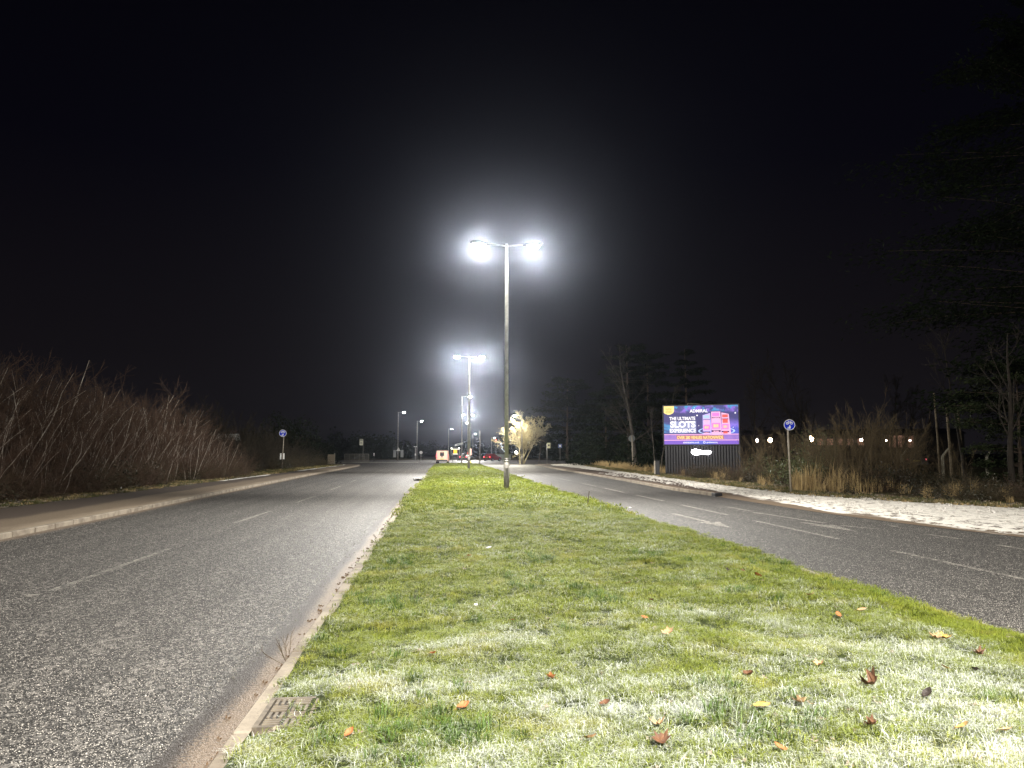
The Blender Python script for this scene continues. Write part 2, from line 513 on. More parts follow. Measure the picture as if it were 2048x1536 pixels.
def strip(name, la, lb, z0, z1, m, ys=YS, nx=6, zfun=None):
    """a ground sheet between two edge lines (functions of y); uv = metres from either edge"""
    V, UV = [], []
    for y in ys:
        a, b = la(y), lb(y)
        for i in range(nx + 1):
            k = i / nx; x = a + (b - a) * k
            V.append((x, y, (z0 + (z1 - z0) * k) if zfun is None else zfun(x, y)))
            UV.append((x - a, b - x))
    Q = [(j * (nx + 1) + i, j * (nx + 1) + i + 1, (j + 1) * (nx + 1) + i + 1, (j + 1) * (nx + 1) + i) for j in range(len(ys) - 1) for i in range(nx)]
    return struct(link(name, arr_mesh(name, V, Q, UV), m))

kl = lambda y: interp(KL, y); mk = lambda y: interp(MK, y); mr = lambda y: interp(MR, y); kr = lambda y: interp(KR, y)
FL = lambda y: -12.35 if y < 100 else min(-12.35, kl(y) - 2.2)
FR = lambda y: interp([(-40, 22), (5, 20.5), (14, 18.2), (21, 17.0), (24, 15.4), (28, 14.05), (34, 14.1), (48, 14.7), (75, 16.4), (98, 18.4), (112, 26)], y)

# ------------------------------------------------------------------ ground, roads, footways
far_ground = struct(MB().add([(-700, -300, -.06), (700, -300, -.06), (700, 900, -.06), (-700, 900, -.06)], [(0, 1, 2, 3)]).build('ground', M_GROUND))
road_l = strip('road', kl, mk, 0, 0, A_LEFT)
road_r = strip('road', mr, kr, 0, 0, A_RIGHT)
jy = [111.9, 114, 118, 124, 130, 140, 150, 165, 180]
junction = strip('road', lambda y: -60.0, lambda y: 60.0, -.006, -.006, A_RIGHT, [109.0] + jy, 12)

def median_z(x, y):
    a, b = mk(y) + .14, mr(y) - .02
    k = min(max((x - a) / max(b - a, .1), 0), 1)
    return .085 + .16 * (1 - (2 * k - 1) ** 2) ** .8 * (1 if y < 100 else max(.2, (111 - y) / 11)) \
        + .018 * sin(2.1 * x + .7 * y) + .014 * sin(3.7 * x - 1.9 * y) + .010 * sin(5.3 * y + 1.3 * x)
ysm = list(np.arange(-12, 20, .4)) + list(np.arange(20, 111, 1.5)) + [111]
median = strip('median', lambda y: mk(y) + .11, lambda y: mr(y) - .01, 0, 0, M_SOIL, ysm, 22, median_z)
foot_l = strip('footway', FL, lambda y: kl(y) - .13, .12, .10, M_FOOT_L, YS[:-2], 8)
verge_l = strip('verge', lambda y: -60.0, FL, .30, .115, M_VERGE_L, YS[:-2], 14)
foot_r = strip('footway', lambda y: kr(y) + (.13 if y > 29.4 else 0), FR, .09, .11, M_FOOT_R, YS[:-2] if False else sorted(set(YS[:-2] + [29.3, 29.5])), 10,
               lambda x, y: (.10 if y > 29.4 else min(.10, .004 + .11 * max(0.0, x - kr(y)))))
verge_r = strip('verge', FR, lambda y: 62.0, .105, .25, M_VERGE_R, YS[:-2], 14)
far_pave = strip('pavement', lambda y: -60.0, lambda y: -3.5, .08, .08, mat('frosty_paving', (.42, .40, .35), .8, noise=(.26, .24, .20), nscale=2), [126, 128, 131], 10)

# lane markings, 4 mm above the road
def mark(outline, m, parent, z=.004):
    V = [(x, y, z) for x, y in outline]
    return MB().add(V, [tuple(range(len(V)))]).build('lane_marking', m, parent)
def dash(xa, ya, xb, yb, w, m, parent):
    return mark([(xa - w / 2, ya), (xa + w / 2, ya), (xb + w / 2, yb), (xb - w / 2, yb)], m, parent)
for xa, ya, xb, yb in ((-4.76, 10.1, -4.76, 14.3), (-4.93, 19.4, -4.90, 23.3), (-4.85, 27.0, -4.85, 31.0), (-4.95, 36, -5.0, 40), (-5.1, 45, -5.2, 49), (-5.3, 54, -5.35, 58), (-5.4, 63, -5.45, 67), (-5.5, 72, -5.5, 76), (-5.5, 90, -5.5, 94)):
    dash(xa, ya, xb, yb, .10, M_FADED, road_l)
dash(-4.80, 9.75, -4.84, 9.95, .14, M_PAINT, road_l)
for ya, yb in ((2.0, 6.2), (8.8, 12.9), (14.7, 18.7), (20.5, 24.6), (26.7, 30.5), (32.5, 36.4), (38.4, 42.4), (46, 50), (55, 59), (64, 68), (73, 77)):
    dash(7.84, ya, 7.84, yb, .11, M_PAINT if ya < 33 else M_FADED, road_r)
for xa, ya, xb, yb in ((9.02, 21.9, 8.98, 23.6), (9.27, 18.0, 8.91, 21.4), (9.66, 16.6, 9.34, 17.4), (10.45, 17.3, 10.45, 16.95), (10.23, 14.5, 10.14, 15.4), (10.27, 12.6, 10.25, 13.5), (10.3, 10.6, 10.3, 11.5)):
    dash(xb, yb, xa, ya, .13, M_PAINT, road_r)
def road_arrow(x, y0, y1, lean, m):
    w = .075
    mark([(x - w, y1), (x + w, y1), (x + w + lean, y0 + 1.5), (x + .30 + lean, y0 + 1.6), (x + lean, y0), (x - .30 + lean, y0 + 1.6), (x - w + lean, y0 + 1.5)][::-1], m, road_r)
road_arrow(6.50, 17.0, 21.2, .06, M_PAINT)
road_arrow(8.78, 16.0, 18.2, .18, M_PAINT)

# kerbs: single stones as far as they can be told apart, then one long run
def kerb_line(fun, side, y0, y1, y2, top, name, gap=.015):
    root = struct(MB().box(-.01, .01, -.01, .01, -.2, -.19).build(name, M_KERB))
    base = MB().box(0, .125, gap / 2, .915 - gap / 2, -.12, top, .012)
    me = None
    rng = random.Random(5)
    y = y0
    while y < y1:
        xa, xb = fun(y), fun(y + .915)
        if me is None:
            o = base.build('kerb_stone', M_KERB, root); me = o.data
        else:
            o = link('kerb_stone', me, None, root)
        o.location = (xa if side > 0 else xa - .125, y, rng.uniform(-.006, .006))
        o.rotation_euler = (0, rng.uniform(-.012, .012), -math.atan2(xb - xa, .915) + rng.uniform(-.004, .004))
        y += .915
    yy = [v for v in YS if v > y]
    yy = [y] + yy
    yy = [v for v in yy if v <= y2]
    V, F = [], []
    for v in yy:
        x = fun(v); a, b = (x, x + .125) if side > 0 else (x - .125, x)
        V += [(a, v, -.1), (a, v, top), (b, v, top), (b, v, -.1)]
    for i in range(len(yy) - 1):
        for k in range(3): F.append((i * 4 + k, i * 4 + k + 1, i * 4 + 5 + k, i * 4 + 4 + k))
    F.append((0, 3, 2, 1))
    MB().add(V, F).build('kerb_run', M_KERB, root)
    return root
kerb_line(mk, 1, 2.0, 40, 111, .085, 'kerb')
kerb_line(kl, -1, 12.0, 60, 111, .11, 'kerb')
kerb_line(kr, 1, 29.6, 62, 111, .13, 'kerb')
kerb_line(lambda y: mr(y) - .125, 1, 2.0, 8, 111, .085, 'kerb')
tag(MB().box(0, .30, 0, .42, -.1, .135, .02).build('gully_inlet', M_BLACK, None, loc=(10.60, 29.12, 0)), 'dark open gully inlet at the end of the raised kerb', 'drain inlet')  # solid black block, the dark of the opening put into its colour

# iron cover by the kerb
ic = thing('inspection_cover', 'rusty ribbed iron inspection cover set in grass behind the kerb', 'drain cover', (-1.02, 4.66, .135))
M_IRON = mat('rusty_iron', (.050, .040, .030), .75, .1, noise=(.03, .025, .02), nscale=20, bump=.5, bscale=80)
M_IRON_TOP = mat('worn_iron', (.17, .14, .10), .7, .1, noise=(.085, .068, .050), nscale=20)
MB().box(0, .36, 0, .48, -.06, 0, .004).build('cover_plate', M_IRON, ic)
fr = MB()
for q in ((-.03, 0, -.03, .51), (.36, .39, -.03, .51), (0, .36, -.03, 0), (0, .36, .48, .51)):
    fr.box(q[0], q[1], q[2], q[3], -.05, .012)
fr.build('cover_frame', M_IRON_TOP, ic)
rb = None
for i in range(3):
    for j in range(4):
        for s in range(3):
            horiz = (i + j) % 2 == 0
            cx, cy_ = .06 + i * .12, .06 + j * .12
            o = (MB().box(-.048, .048, -.010, .010, 0, .014, .003).build('raised_bar', M_IRON_TOP, ic) if rb is None else link('raised_bar', rb, None, ic))
            rb = o.data
            k = (s - 1) * .036
            o.location = (cx if horiz else cx + k, cy_ + k if horiz else cy_, 0)
            o.rotation_euler = (0, 0, 0 if horiz else pi / 2)

# ------------------------------------------------------------------ street lamps
def lamp(x, y, h, heads, label, group, power=POWER, big=True, rz=0.0, unlit=False, col=(1.0, .965, .90), rad=1.0):
    t = thing('street_lamp', label, 'street lamp', (x, y, 0.0), rz, group)
    zb = .15 if big else 0.0
    MB().tube([(0, 0, -.3), (0, 0, zb + 1.25)], .112 * rad, 14).tube([(0, 0, zb + 1.25), (0, 0, zb + 1.33)], [.112 * rad, .080 * rad], 14).build('base_section', M_GALV_DULL, t, True)
    if big:
        MB().box(-.055, .055, -.116, -.10, zb + .35, zb + .95, .006).build('access_door', M_GALV_DULL, t)
        MB().tube([(0, 0, zb + 1.17), (0, 0, zb + 1.25)], .118 * rad, 14).build('collar', M_GALV, t, True)
    MB().tube([(0, 0, zb + 1.33), (0, 0, h - 2.5), (0, 0, h)], [.080 * rad, .072 * rad, .066 * rad], 14).build('pole', M_GALV, t, True)
    MB().tube([(0, 0, h), (0, 0, h + .12)], [.075 * rad, .05 * rad], 12).build('pole_cap', M_GALV, t, True)
    for s in heads:
        MB().tube([(0, 0, h + .02), (s * .25, 0, h + .05), (s * .72, 0, h + .09)], [.032, .030, .028], 8).build('bracket_arm', M_GALV, t, True)
        hd = MB()
        xs = [(.66, .05, .045), (.76, .10, .075), (1.0, .15, .10), (1.25, .155, .095), (1.42, .13, .06), (1.48, .08, .03)]
        V, F = [], []
        for xx, wy, dz in xs:
            z = h + .06 + (xx - .66) * .09
            V += [(s * xx, -wy, z), (s * xx, -wy * .7, z + dz), (s * xx, wy * .7, z + dz), (s * xx, wy, z), (s * xx, wy * .7, z - .03), (s * xx, -wy * .7, z - .03)]
        for i in range(len(xs) - 1):
            for k in range(6):
                j = (k + 1) % 6
                F.append((i * 6 + k, i * 6 + j, i * 6 + 6 + j, i * 6 + 6 + k))
        F += [(0, 1, 2, 3, 4, 5), tuple(30 + k for k in (5, 4, 3, 2, 1, 0))]
        head = hd.add(V, F).build('luminaire_head', M_DARKMETAL, t)
        # lens bowl, bulged so that bloom is put into its shape
        V, F = [], []
        rr = [(1.0, 0), (.97, -.06), (.82, -.12), (.5, -.155)]
        for q, dz in rr:
            for k in range(14):
                a = 2 * pi * k / 14
                V.append((s * 1.10 + .22 * q * cos(a), .135 * q * sin(a), h + .07 + dz))
        for i in range(3):
            for k in range(14):
                j = (k + 1) % 14
                F.append((i * 14 + k, i * 14 + j, i * 14 + 14 + j, i * 14 + 14 + k))
        F.append(tuple(42 + k for k in range(14)))
        MB().add(V, F).build('lens', M_DARKMETAL if unlit else (M_LENS if big else M_LENS_FAR), head, True)
        if not unlit and power:
            for fb_ in (-1, 1):      # the optics throw the light up and down the road
                ld = bpy.data.lights.new('lamp_light', 'AREA')
                ld.shape = 'RECTANGLE'; ld.size, ld.size_y = .60, .14
                ld.spread = R(132); ld.energy = power * .5; ld.color = col
                lo = bpy.data.objects.new('lamp_light', ld); COL.objects.link(lo)
                lo.parent = head
                lo.location = (s * 1.10, fb_ * .07, h - .15)
                lo.rotation_euler = (fb_ * R(54), -s * R(8), 0)
    return t

G_MED = 'twin headed street lamps along the median'
lamp(2.62, 30.4, 10.0, (-1, 1), 'tall twin headed street lamp standing alone in the near part of the grass median', G_MED)
lamp(2.50, 67.0, 10.0, (-1, 1), 'second twin headed street lamp along the median, behind the nearest one', G_MED)
lamp(2.62, -6.0, 10.0, (-1, 1), 'twin headed street lamp on the median behind the viewpoint', G_MED)
lamp(3.15, 112.5, 9.8, (1,), 'single headed street lamp at the far tip of the grass median', G_MED, POWER)
lamp(6.15, 172, 10.0, (-1, 1), 'small twin headed street lamp far beyond the end of the median', G_MED, POWER * 1.1)
G_FAR = 'distant single headed street lamps'
lamp(-8.4, 156, 9.7, (1,), 'distant street lamp with triangular warning sign on its column', G_FAR, 550, False)
lamp(-5.9, 200, 9.7, (1,), 'distant street lamp beside the slim post with a short arm', G_FAR, 500, False)
lamp(2.9, 265, 9.7, (1,), 'distant street lamp behind the van with its head facing the median', G_FAR, 600, False)
lamp(8.5, 215, 9.9, (-1,), 'distant street lamp just behind the second median lamp column', G_FAR, 400, False)
lamp(12.7, 300, 8.9, (1,), 'farthest glowing street lamp between the two median columns', G_FAR, 700, False)
lamp(20.0, 300, 7.5, (1,), 'low distant street lamp beside the red traffic signal', G_FAR, 600, False)
lamp(11.85, 111.5, 7.0, (-1,), 'shorter street lamp in front of the brightly lit bare tree', G_FAR, 2100, False, 0.0, False, (1.0, .93, .74))

# ------------------------------------------------------------------ signs
def shared_path_sign(x, y, h, rz, label, plates=False, r=.215, lean=0.0, blue=M_BLUE):
    t = thing('shared_path_sign', label, 'road sign', (x, y, .1), rz)
    MB().tube([(-.02, .05, -.3), (lean, .05, h + r * .8)], .036, 10).build('post', M_POST, t, True)
    p = MB().disc(0, h, r, 0, .012, 36).build('sign_plate', blue, t)
    MB().disc(0, h, r, -.004, 0, 36, r * .90).build('border', M_WHITE, p)
    b = MB(); z = h + r * .30; y0, y1 = -.004, -.0005
    for s in (-1, 1): b.disc(s * r * .36, z, r * .235, y0, y1, 20, r * .13)
    a = lambda px, pz: (px * r, h + pz * r)
    for q0, q1 in (((-.36, .30), (-.16, .62)), ((-.36, .30), (.0, .30)), ((.0, .30), (.26, .60)), ((-.16, .60), (.26, .60)), ((-.16, .62), (.0, .30)), ((.36, .30), (.22, .70)), ((.22, .70), (.36, .72)), ((-.26, .68), (-.08, .68))):
        b.bar(a(*q0), a(*q1), r * .075, y0, y1)
    b.build('bicycle_symbol', M_WHITE, p)
    m = MB()
    m.disc(.06 * r, h - .12 * r, r * .085, y0, y1, 14)
    m.poly([a(-.06, -.22), a(.18, -.22), a(.24, -.50), a(.17, -.52), a(.15, -.80), a(.05, -.80), a(.04, -.58), a(.01, -.80), a(-.08, -.80), a(-.06, -.50), a(-.16, -.56), a(-.18, -.52)], y0, y1)
    m.disc(-.26 * r, h - .46 * r, r * .065, y0, y1, 12)
    m.poly([a(-.33, -.54), a(-.19, -.54), a(-.17, -.68), a(-.20, -.82), a(-.25, -.82), a(-.26, -.70), a(-.28, -.82), a(-.33, -.82), a(-.35, -.68)], y0, y1)
    m.build('pedestrian_symbol', M_WHITE, p)
    if plates:
        for s in (-1, 1):
            MB().box(s * .14 - .07, s * .14 + .07, .0, .01, .95, 1.52).build('reflector_plate', M_WHITE, t)
    return t
shared_path_sign(13.9, 29.6, 2.70, R(-22), 'round blue cycle and pedestrian sign on pale post in the snow beside dry grass', lean=-.07)
shared_path_sign(-15.1, 76.0, 3.45, R(8), 'round blue cycle sign with two white plates low on its post', True, r=.34, lean=.12)
t = thing('sign_post', 'back of a round grey sign on brown post before the bare birch', 'road sign', (18.5, 73.0, .1), R(4))
MB().tube([(0, 0, -.3), (-.06, 0, 3.25)], .055, 10).build('post', M_POST, t, True)
MB().disc(-.06, 2.95, .33, .04, .055, 32).build('sign_plate', M_SIGNBACK, t)
MB().box(-.2, .1, .055, .08, 2.9, 2.96).build('clamp', M_POST, t)

t = thing('bus_stop_flag', 'pale bus stop flag on thin post beside the far side road', 'bus stop sign', (-12.95, 130.5, 0), R(-5))
MB().tube([(.18, 0, -.2), (.18, 0, 3.9)], .045, 8).build('post', M_GALV_DULL, t, True)
p = MB().box(-.42, .14, -.02, .02, 2.9, 3.95, .01).build('flag_panel', mat('pale_panel', (.60, .60, .48), .5), t)
for a_, b_, c_, d_ in ((-.36, .08, 3.7, 3.85), (-.30, .0, 3.2, 3.26), (-.30, .0, 3.36, 3.42)): MB().box(a_, b_, -.026, -.021, c_, d_).build('lettering', M_DARKMETAL, p)
t = thing('marker_post', 'short slim post with white cap by the far side road', 'post', (-10.97, 130.6, 0))
MB().tube([(0, 0, -.2), (0, 0, 1.1)], .03, 8).build('post', M_DARKMETAL, t, True)
MB().tube([(0, 0, 1.1), (0, 0, 1.6)], [.05, .09], 8).build('cap', M_WHITE, t, True)
t = thing('warning_sign', 'white triangular warning sign on the far column with flanking grey panels', 'road sign', (-8.28, 155.7, 0))
MB().poly([(-.42, 2.0), (.42, 2.0), (0, 2.75)], 0, .02).poly([(-.3, 2.07), (.3, 2.07), (0, 2.6)], -.01, -.002).build('triangle_plate', M_WHITE, t)
for s in (-1, 1): MB().box(s * .72 - .28, s * .72 + .28, .03, .05, .75, 2.2).build('side_panel', M_SIGNBACK, t)
MB().tube([(0, .06, -.2), (0, .06, 2.6)], .04, 8).build('post', M_GALV_DULL, t)
t = thing('arm_post', 'slim white topped post with a short arm beside a distant lamp', 'post', (-4.72, 150, 0))
MB().tube([(0, 0, -.2), (0, 0, 2.9)], .07, 8).build('post', M_GALV, t, True)
MB().box(-.35, .3, -.05, .05, 2.75, 2.9).build('arm', M_WHITE, t)
MB().box(-.12, .12, -.1, .1, 1.1, 1.5, .02).build('control_box', M_WHITE, t)
t = thing('round_sign', 'small round white sign on a short post left of the van', 'road sign', (-3.65, 150, 0))
MB().tube([(0, .05, -.2), (0, .05, 1.8)], .05, 8).build('post', M_GALV, t, True)
MB().disc(0, 1.7, .3, 0, .02, 24).build('sign_plate', M_WHITE, t)
t = thing('yellow_plate_sign', 'cream and yellow plate on a post at the corner of the snowy footway', 'road sign', (15.15, 108, 0))
MB().tube([(-.12, 0, -.2), (-.12, 0, 2.95)], .045, 8).build('post', M_GALV, t, True)
p = MB().box(-.08, .36, -.02, .02, 2.3, 3.05, .008).build('sign_plate', mat('cream_plate', (.68, .66, .42), .5), t)
MB().box(.02, .26, -.028, -.021, 2.62, 2.82).build('lettering', M_DARKMETAL, p)
t = thing('blue_plate_sign', 'small blue rectangular sign on a thin post before the dark trees', 'road sign', (16.9, 108, 0))
MB().tube([(0, .05, -.2), (0, .05, 2.8)], .04, 8).build('post', M_GALV_DULL, t, True)
p = MB().box(-.27, .27, 0, .02, 2.35, 2.9, .008).build('sign_plate', mat('pale_blue_plate', (.10, .14, .30), .5), t)
MB().box(-.12, .12, -.006, -.001, 2.5, 2.75).build('symbol', M_WHITE, p)
t = thing('plain_pole', 'bare pale pole at the far right edge of the median', 'pole', (5.75, 111.6, 0))
MB().tube([(0, 0, -.2), (0, 0, 1.2), (0, 0, 4.85)], [.10, .085, .05], 10).build('shaft', M_GALV_DULL, t, True)
t = thing('direction_sign', 'tilted white strip sign fixed to the far median lamp column', 'road sign', (3.15, 112.3, 0))
p = MB().poly([(-1.0, 2.62), (.18, 2.92), (.18, 3.18), (-1.0, 2.88)], -.02, .02).build('sign_plate', M_WHITE, t)
MB().poly([(-.75, 2.75), (-.1, 2.915), (-.1, 3.0), (-.75, 2.84)], -.03, -.022).build('lettering', M_DARKMETAL, p)
MB().box(-.02, .1, -.06, .06, 2.95, 3.02).build('clamp', M_GALV_DULL, t)

# vehicle activated sign
t = thing('display_sign', 'dark electronic display sign with yellow panel and two white lamps', 'road sign', (2.95, 150, 0))
for s in (-1, 1): MB().tube([(s * .5, .1, -.2), (s * .5, .1, 1.2)], .05, 8).build('post', M_GALV_DULL, t, True)
p = MB().box(-.88, .88, -.05, .1, 1.15, 2.62, .03).build('housing', mat('sign_housing', (.30, .30, .28), .5), t)
MB().box(-.74, .74, -.058, -.052, 1.28, 2.45).build('panel', M_BLACK, p)
MB().box(-.34, .34, -.075, -.06, 1.52, 2.22).build('display_face', mat('amber_display', (.3, .2, .02), .5, emit=(1.0, .55, .03), es=1.6), p)
for a_, c_, d_ in ((.5, 1.36, 1.47), (.6, 2.28, 2.38)): MB().box(-a_, a_, -.075, -.06, c_, d_).build('white_band', mat('sign_white_light', (.8, .8, .8), .5, emit=(1, .97, .8), es=1.2), p)
for s in (-1, 1): MB().disc(s * .72, 2.5, .13, -.11, -.051, 14).build('beacon', mat('beacon_light', (.9, .9, .8), .5, emit=(1, .95, .75), es=6), p)

# traffic signals
M_RED = mat('red_signal_light', (.5, .02, .02), .4, emit=(1.0, .06, .07), es=14)
M_RED_SOFT = mat('tail_light', (.4, .01, .01), .3, emit=(1.0, .05, .06), es=7)
t = thing('keep_left_bollard', 'white and orange glowing bollard with yellow base at the median tip', 'bollard', (4.40, 113.2, 0))
MB().tube([(0, 0, -.1), (0, 0, .45)], [.20, .16], 10).build('base', mat('yellow_plastic', (.70, .58, .04), .5, emit=(.9, .75, .05), es=.25), t, True)
MB().tube([(0, 0, .45), (0, 0, 1.3)], .06, 8).build('post', M_BLACK, t, True)
MB().box(-.17, .20, -.06, .06, 1.3, 2.25, .03).build('sign_box', mat('lit_sign_box', (.8, .6, .5), .5, emit=(1.0, .55, .42), es=.9), t)
MB().disc(-.32, 1.62, .10, -.05, .05, 12).build('red_lamp', mat('dim_red_light', (.4, .02, .02), .4, emit=(1, .1, .12), es=1.6), t)
t = thing('traffic_signal', 'traffic signal showing red on a tall post before the lit tree', 'traffic light', (13.0, 180, 0))
MB().tube([(0, 0, -.2), (0, 0, 3.8)], .06, 8).build('post', M_DARKMETAL, t, True)
hd = MB().box(-.18, .18, -.12, .12, 3.6, 4.75, .03).build('signal_head', M_BLACK, t)
for k, m in ((0, M_RED), (1, M_DARKMETAL), (2, M_DARKMETAL)):
    MB().disc(0, 4.5 - k * .35, .15 if k == 0 else .11, -.19, -.121, 14).build('signal_lamp', m, hd)
t = thing('neon_sign', 'faint blue white neon sign on a dark post beside the red signal', 'illuminated sign', (14.0, 178, 0))
MB().tube([(.1, .1, -.2), (.1, .1, 4.0)], .06, 8).build('post', M_DARKMETAL, t)
MB().box(-.35, .95, .02, .08, 1.7, 4.1, .02).build('panel', M_BLACK, t)
nm = mat('neon_tube', (.5, .55, .6), .5, emit=(.65, .80, 1.0), es=.55)
MB().box(-.12, .28, -.02, .01, 3.6, 3.95).build('neon_letter', nm, t)
MB().bar((.1, 3.3), (.4, 2.9), .13, -.02, .01).bar((.4, 2.9), (.1, 2.5), .13, -.025, .005).bar((.25, 3.1), (.55, 3.0), .1, -.03, 0).bar((.3, 2.6), (.6, 2.15), .11, -.02, .01).build('neon_letter', nm, t)
MB().box(.72, .9, -.02, .01, 1.8, 2.1).build('neon_letter', nm, t)
t = thing('floodlight_mast', 'low glowing white floodlight on a short mast under the lit tree', 'floodlight', (13.3, 134, 0))
MB().tube([(.25, .2, -.2), (.25, .2, 2.3)], .05, 8).build('mast', M_DARKMETAL, t)
MB().tube([(.25, .2, 1.9), (0, 0, 1.8)], [.14, .24], 10).build('lamp_housing', M_DARKMETAL, t)
MB().disc(-.03, 1.72, .24, -.08, -.02, 16).build('lens', mat('flood_lens', (.9, .9, .9), .4, emit=(1, .98, .92), es=22), t)
t = thing('boundary_wall', 'low plain grey wall beyond the junction behind the near lamp column', 'wall', (0, 0, 0))
for i in range(5): MB().box(10.6 + i * 1.0, 11.57 + i * 1.0, 170, 170.25, -.1, 1.35 - .02 * i, .01).build('panel', mat('pale_render', (.40, .42, .38), .9, noise=(.33, .35, .31), nscale=1), t)
MB().box(10.5, 15.7, 169.95, 170.3, 1.36, 1.43).build('coping', M_CONC, t)

# guard rail and panel fence at the left junction corner
t = thing('panel_fence', 'short pale timber panel fence at the side road corner', 'fence', (-15.7, 110.5, .1), math.atan2(6.5, 1.5))
M_FENCE = mat('fence_board', (.30, .245, .165), .85, noise=(.20, .16, .105), nscale=4)
me = None
for i in range(14):
    o = MB().box(0, .17, -.012, .012, 0, 1.32, .004).build('board', M_FENCE, t) if me is None else link('board', me, None, t)
    me = o.data; o.location = (i * .185, 0, (i * 37 % 5) * .006)
MB().box(-.02, 2.62, .015, .06, .95, 1.04).build('rail', M_FENCE, t); MB().box(2.58, 2.74, -.06, .06, -.1, 1.5).build('post', M_CONC, t)
t = thing('guard_railing', 'grey pedestrian guard railing running along the far side road', 'railing', (-14.2, 117.4, .05), math.atan2(8, 2.9))
for z in (.15, 1.42): MB().tube([(0, 0, z), (8.4, 0, z)], .03, 6).build('rail', M_GALV_DULL, t)
for i in range(6): MB().tube([(i * 1.68, 0, -.1), (i * 1.68, 0, 1.45)], .03, 6).build('post', M_GALV_DULL, t)
me = None
for i in range(56):
    o = MB().tube([(0, 0, .15), (0, 0, 1.42)], .009, 4).build('bar', M_GALV_DULL, t) if me is None else link('bar', me, None, t)
    me = o.data; o.location = (i * .15 + .07, 0, 0)

# ------------------------------------------------------------------ vehicles
M_GLASS = mat('vehicle_glass', (.012, .013, .015), .12, spec=.6)
M_TYRE = mat('tyre_rubber', (.02, .02, .02), .85)
M_RIM = mat('wheel_rim', (.35, .35, .36), .4, .6)
def loft(prof, m, name, parent):
    """rings of (y, half width bottom, half width top, z bottom, z top) -> closed hull"""
    V, F = [], []
    for y, wb, wt, z0, z1 in prof:
        zm = z0 + (z1 - z0) * .45
        V += [(-wb, y, z0), (-wb * 1.03, y, zm), (-wt, y, z1 - .04), (-wt * .9, y, z1), (wt * .9, y, z1), (wt, y, z1 - .04), (wb * 1.03, y, zm), (wb, y, z0)]
    n = 8
    for i in range(len(prof) - 1):
        for k in range(n):
            j = (k + 1) % n
            F.append((i * n + k, i * n + j, i * n + n + j, i * n + n + k))
    F.append(tuple(range(n))); F.append(tuple((len(prof) - 1) * n + k for k in range(n - 1, -1, -1)))
    return MB().add(V, F).build(name, m, parent)
def vehicle(name, label, cat, loc, rz, paint, van):
    t = thing(name, label, cat, loc, rz)
    if van:
        body = loft([(0, .86, .80, .38, 1.92), (.12, .93, .86, .30, 1.98), (2.6, .94, .86, .28, 1.98), (3.3, .93, .78, .28, 1.88), (3.95, .92, .86, .28, 1.10), (4.6, .86, .78, .30, .95), (4.75, .74, .66, .40, .80)], paint, 'body', t)
        L, wz = 4.7, (.75, 3.75)
        for s in (-1, 1): MB().box(s * .17 - .13, s * .17 + .13, -.022, -.002, 1.15, 1.75, .02).build('rear_window', M_GLASS, t)
        MB().box(-.012, .012, -.012, -.001, .45, 1.9).build('door_seam', M_BLACK, t)
        MB().box(-.10, .10, -.03, -.015, .95, 1.6).build('door_handle', M_BLACK, t)
        lz, lx = (.85, 1.45), .80
    else:
        body = loft([(0, .78, .74, .38, .92), (.15, .86, .80, .25, 1.02), (1.0, .88, .82, .22, 1.0), (3.0, .88, .82, .22, .98), (3.9, .84, .74, .25, .82), (4.1, .70, .62, .36, .70)], paint, 'body', t)
        cab = loft([(.22, .76, .50, .97, 1.12), (.62, .77, .60, .97, 1.46), (1.9, .78, .60, .96, 1.48), (2.95, .76, .64, .94, 1.02)], paint, 'cabin', t)
        MB().add([(-.58, .225, 1.06), (.58, .225, 1.06), (.50, .555, 1.41), (-.50, .555, 1.41)], [(0, 1, 2, 3)]).build('rear_window', M_GLASS, cab)
        for s in (-1, 1):
            MB().add([(s * .795, .65, 1.06), (s * .80, 2.5, 1.06), (s * .66, 2.0, 1.40), (s * .66, .8, 1.40)], [(0, 1, 2, 3)]).build('side_window', M_GLASS, cab)
        L, wz = 4.1, (.75, 3.2)
        lz, lx = (.70, .92), .68
    MB().box(-.86, .86, -.10, .06, .34, .58, .03).build('bumper', mat('bumper_plastic', (.05, .05, .05), .6), t)
    MB().box(-.26, .26, -.115, -.102, .62, .74).build('number_plate', mat('number_plate', (.55, .45, .10), .5), t)
    for s in (-1, 1):
        MB().box(s * lx - .08, s * lx + .09, -.05, .05, lz[0], lz[1], .02).build('tail_light', M_RED_SOFT, t)
        for y in wz:
            w = MB().disc(0, 0, .32, -.1, .1, 20).build('wheel', M_TYRE, t)
            w.location = (s * .84, y, .32); w.rotation_euler = (0, 0, pi / 2)
            MB().disc(0, 0, .2, -.112, -.101, 14).disc(0, 0, .2, .101, .112, 14).build('rim', M_RIM, w)
    return t
vehicle('van', 'pale van tinted orange by its glowing tail lights, seen from behind at the median end', 'van', (.32, 122, 0), R(-4), mat('taillit_van_paint', (.66, .40, .30), .35, .1), True)  # orange glow of the tail lights mixed into the paint colour
vehicle('car', 'dark hatchback with red tail lights beyond the lamp column', 'car', (4.75, 160, 0), R(-3), mat('dark_car_paint', (.05, .04, .045), .3, .3), False)
vehicle('car', 'red car with lit tail lights at the junction beside the grey wall', 'car', (9.2, 152, 0), R(-38), mat('red_car_paint', (.32, .02, .025), .3, .2), False)
pc = vehicle('car', 'dark parked car with two red lights behind the wire fence', 'car', (38.6, 59.5, .35), R(-32), mat('black_car_paint', (.02, .02, .022), .3, .3), False)
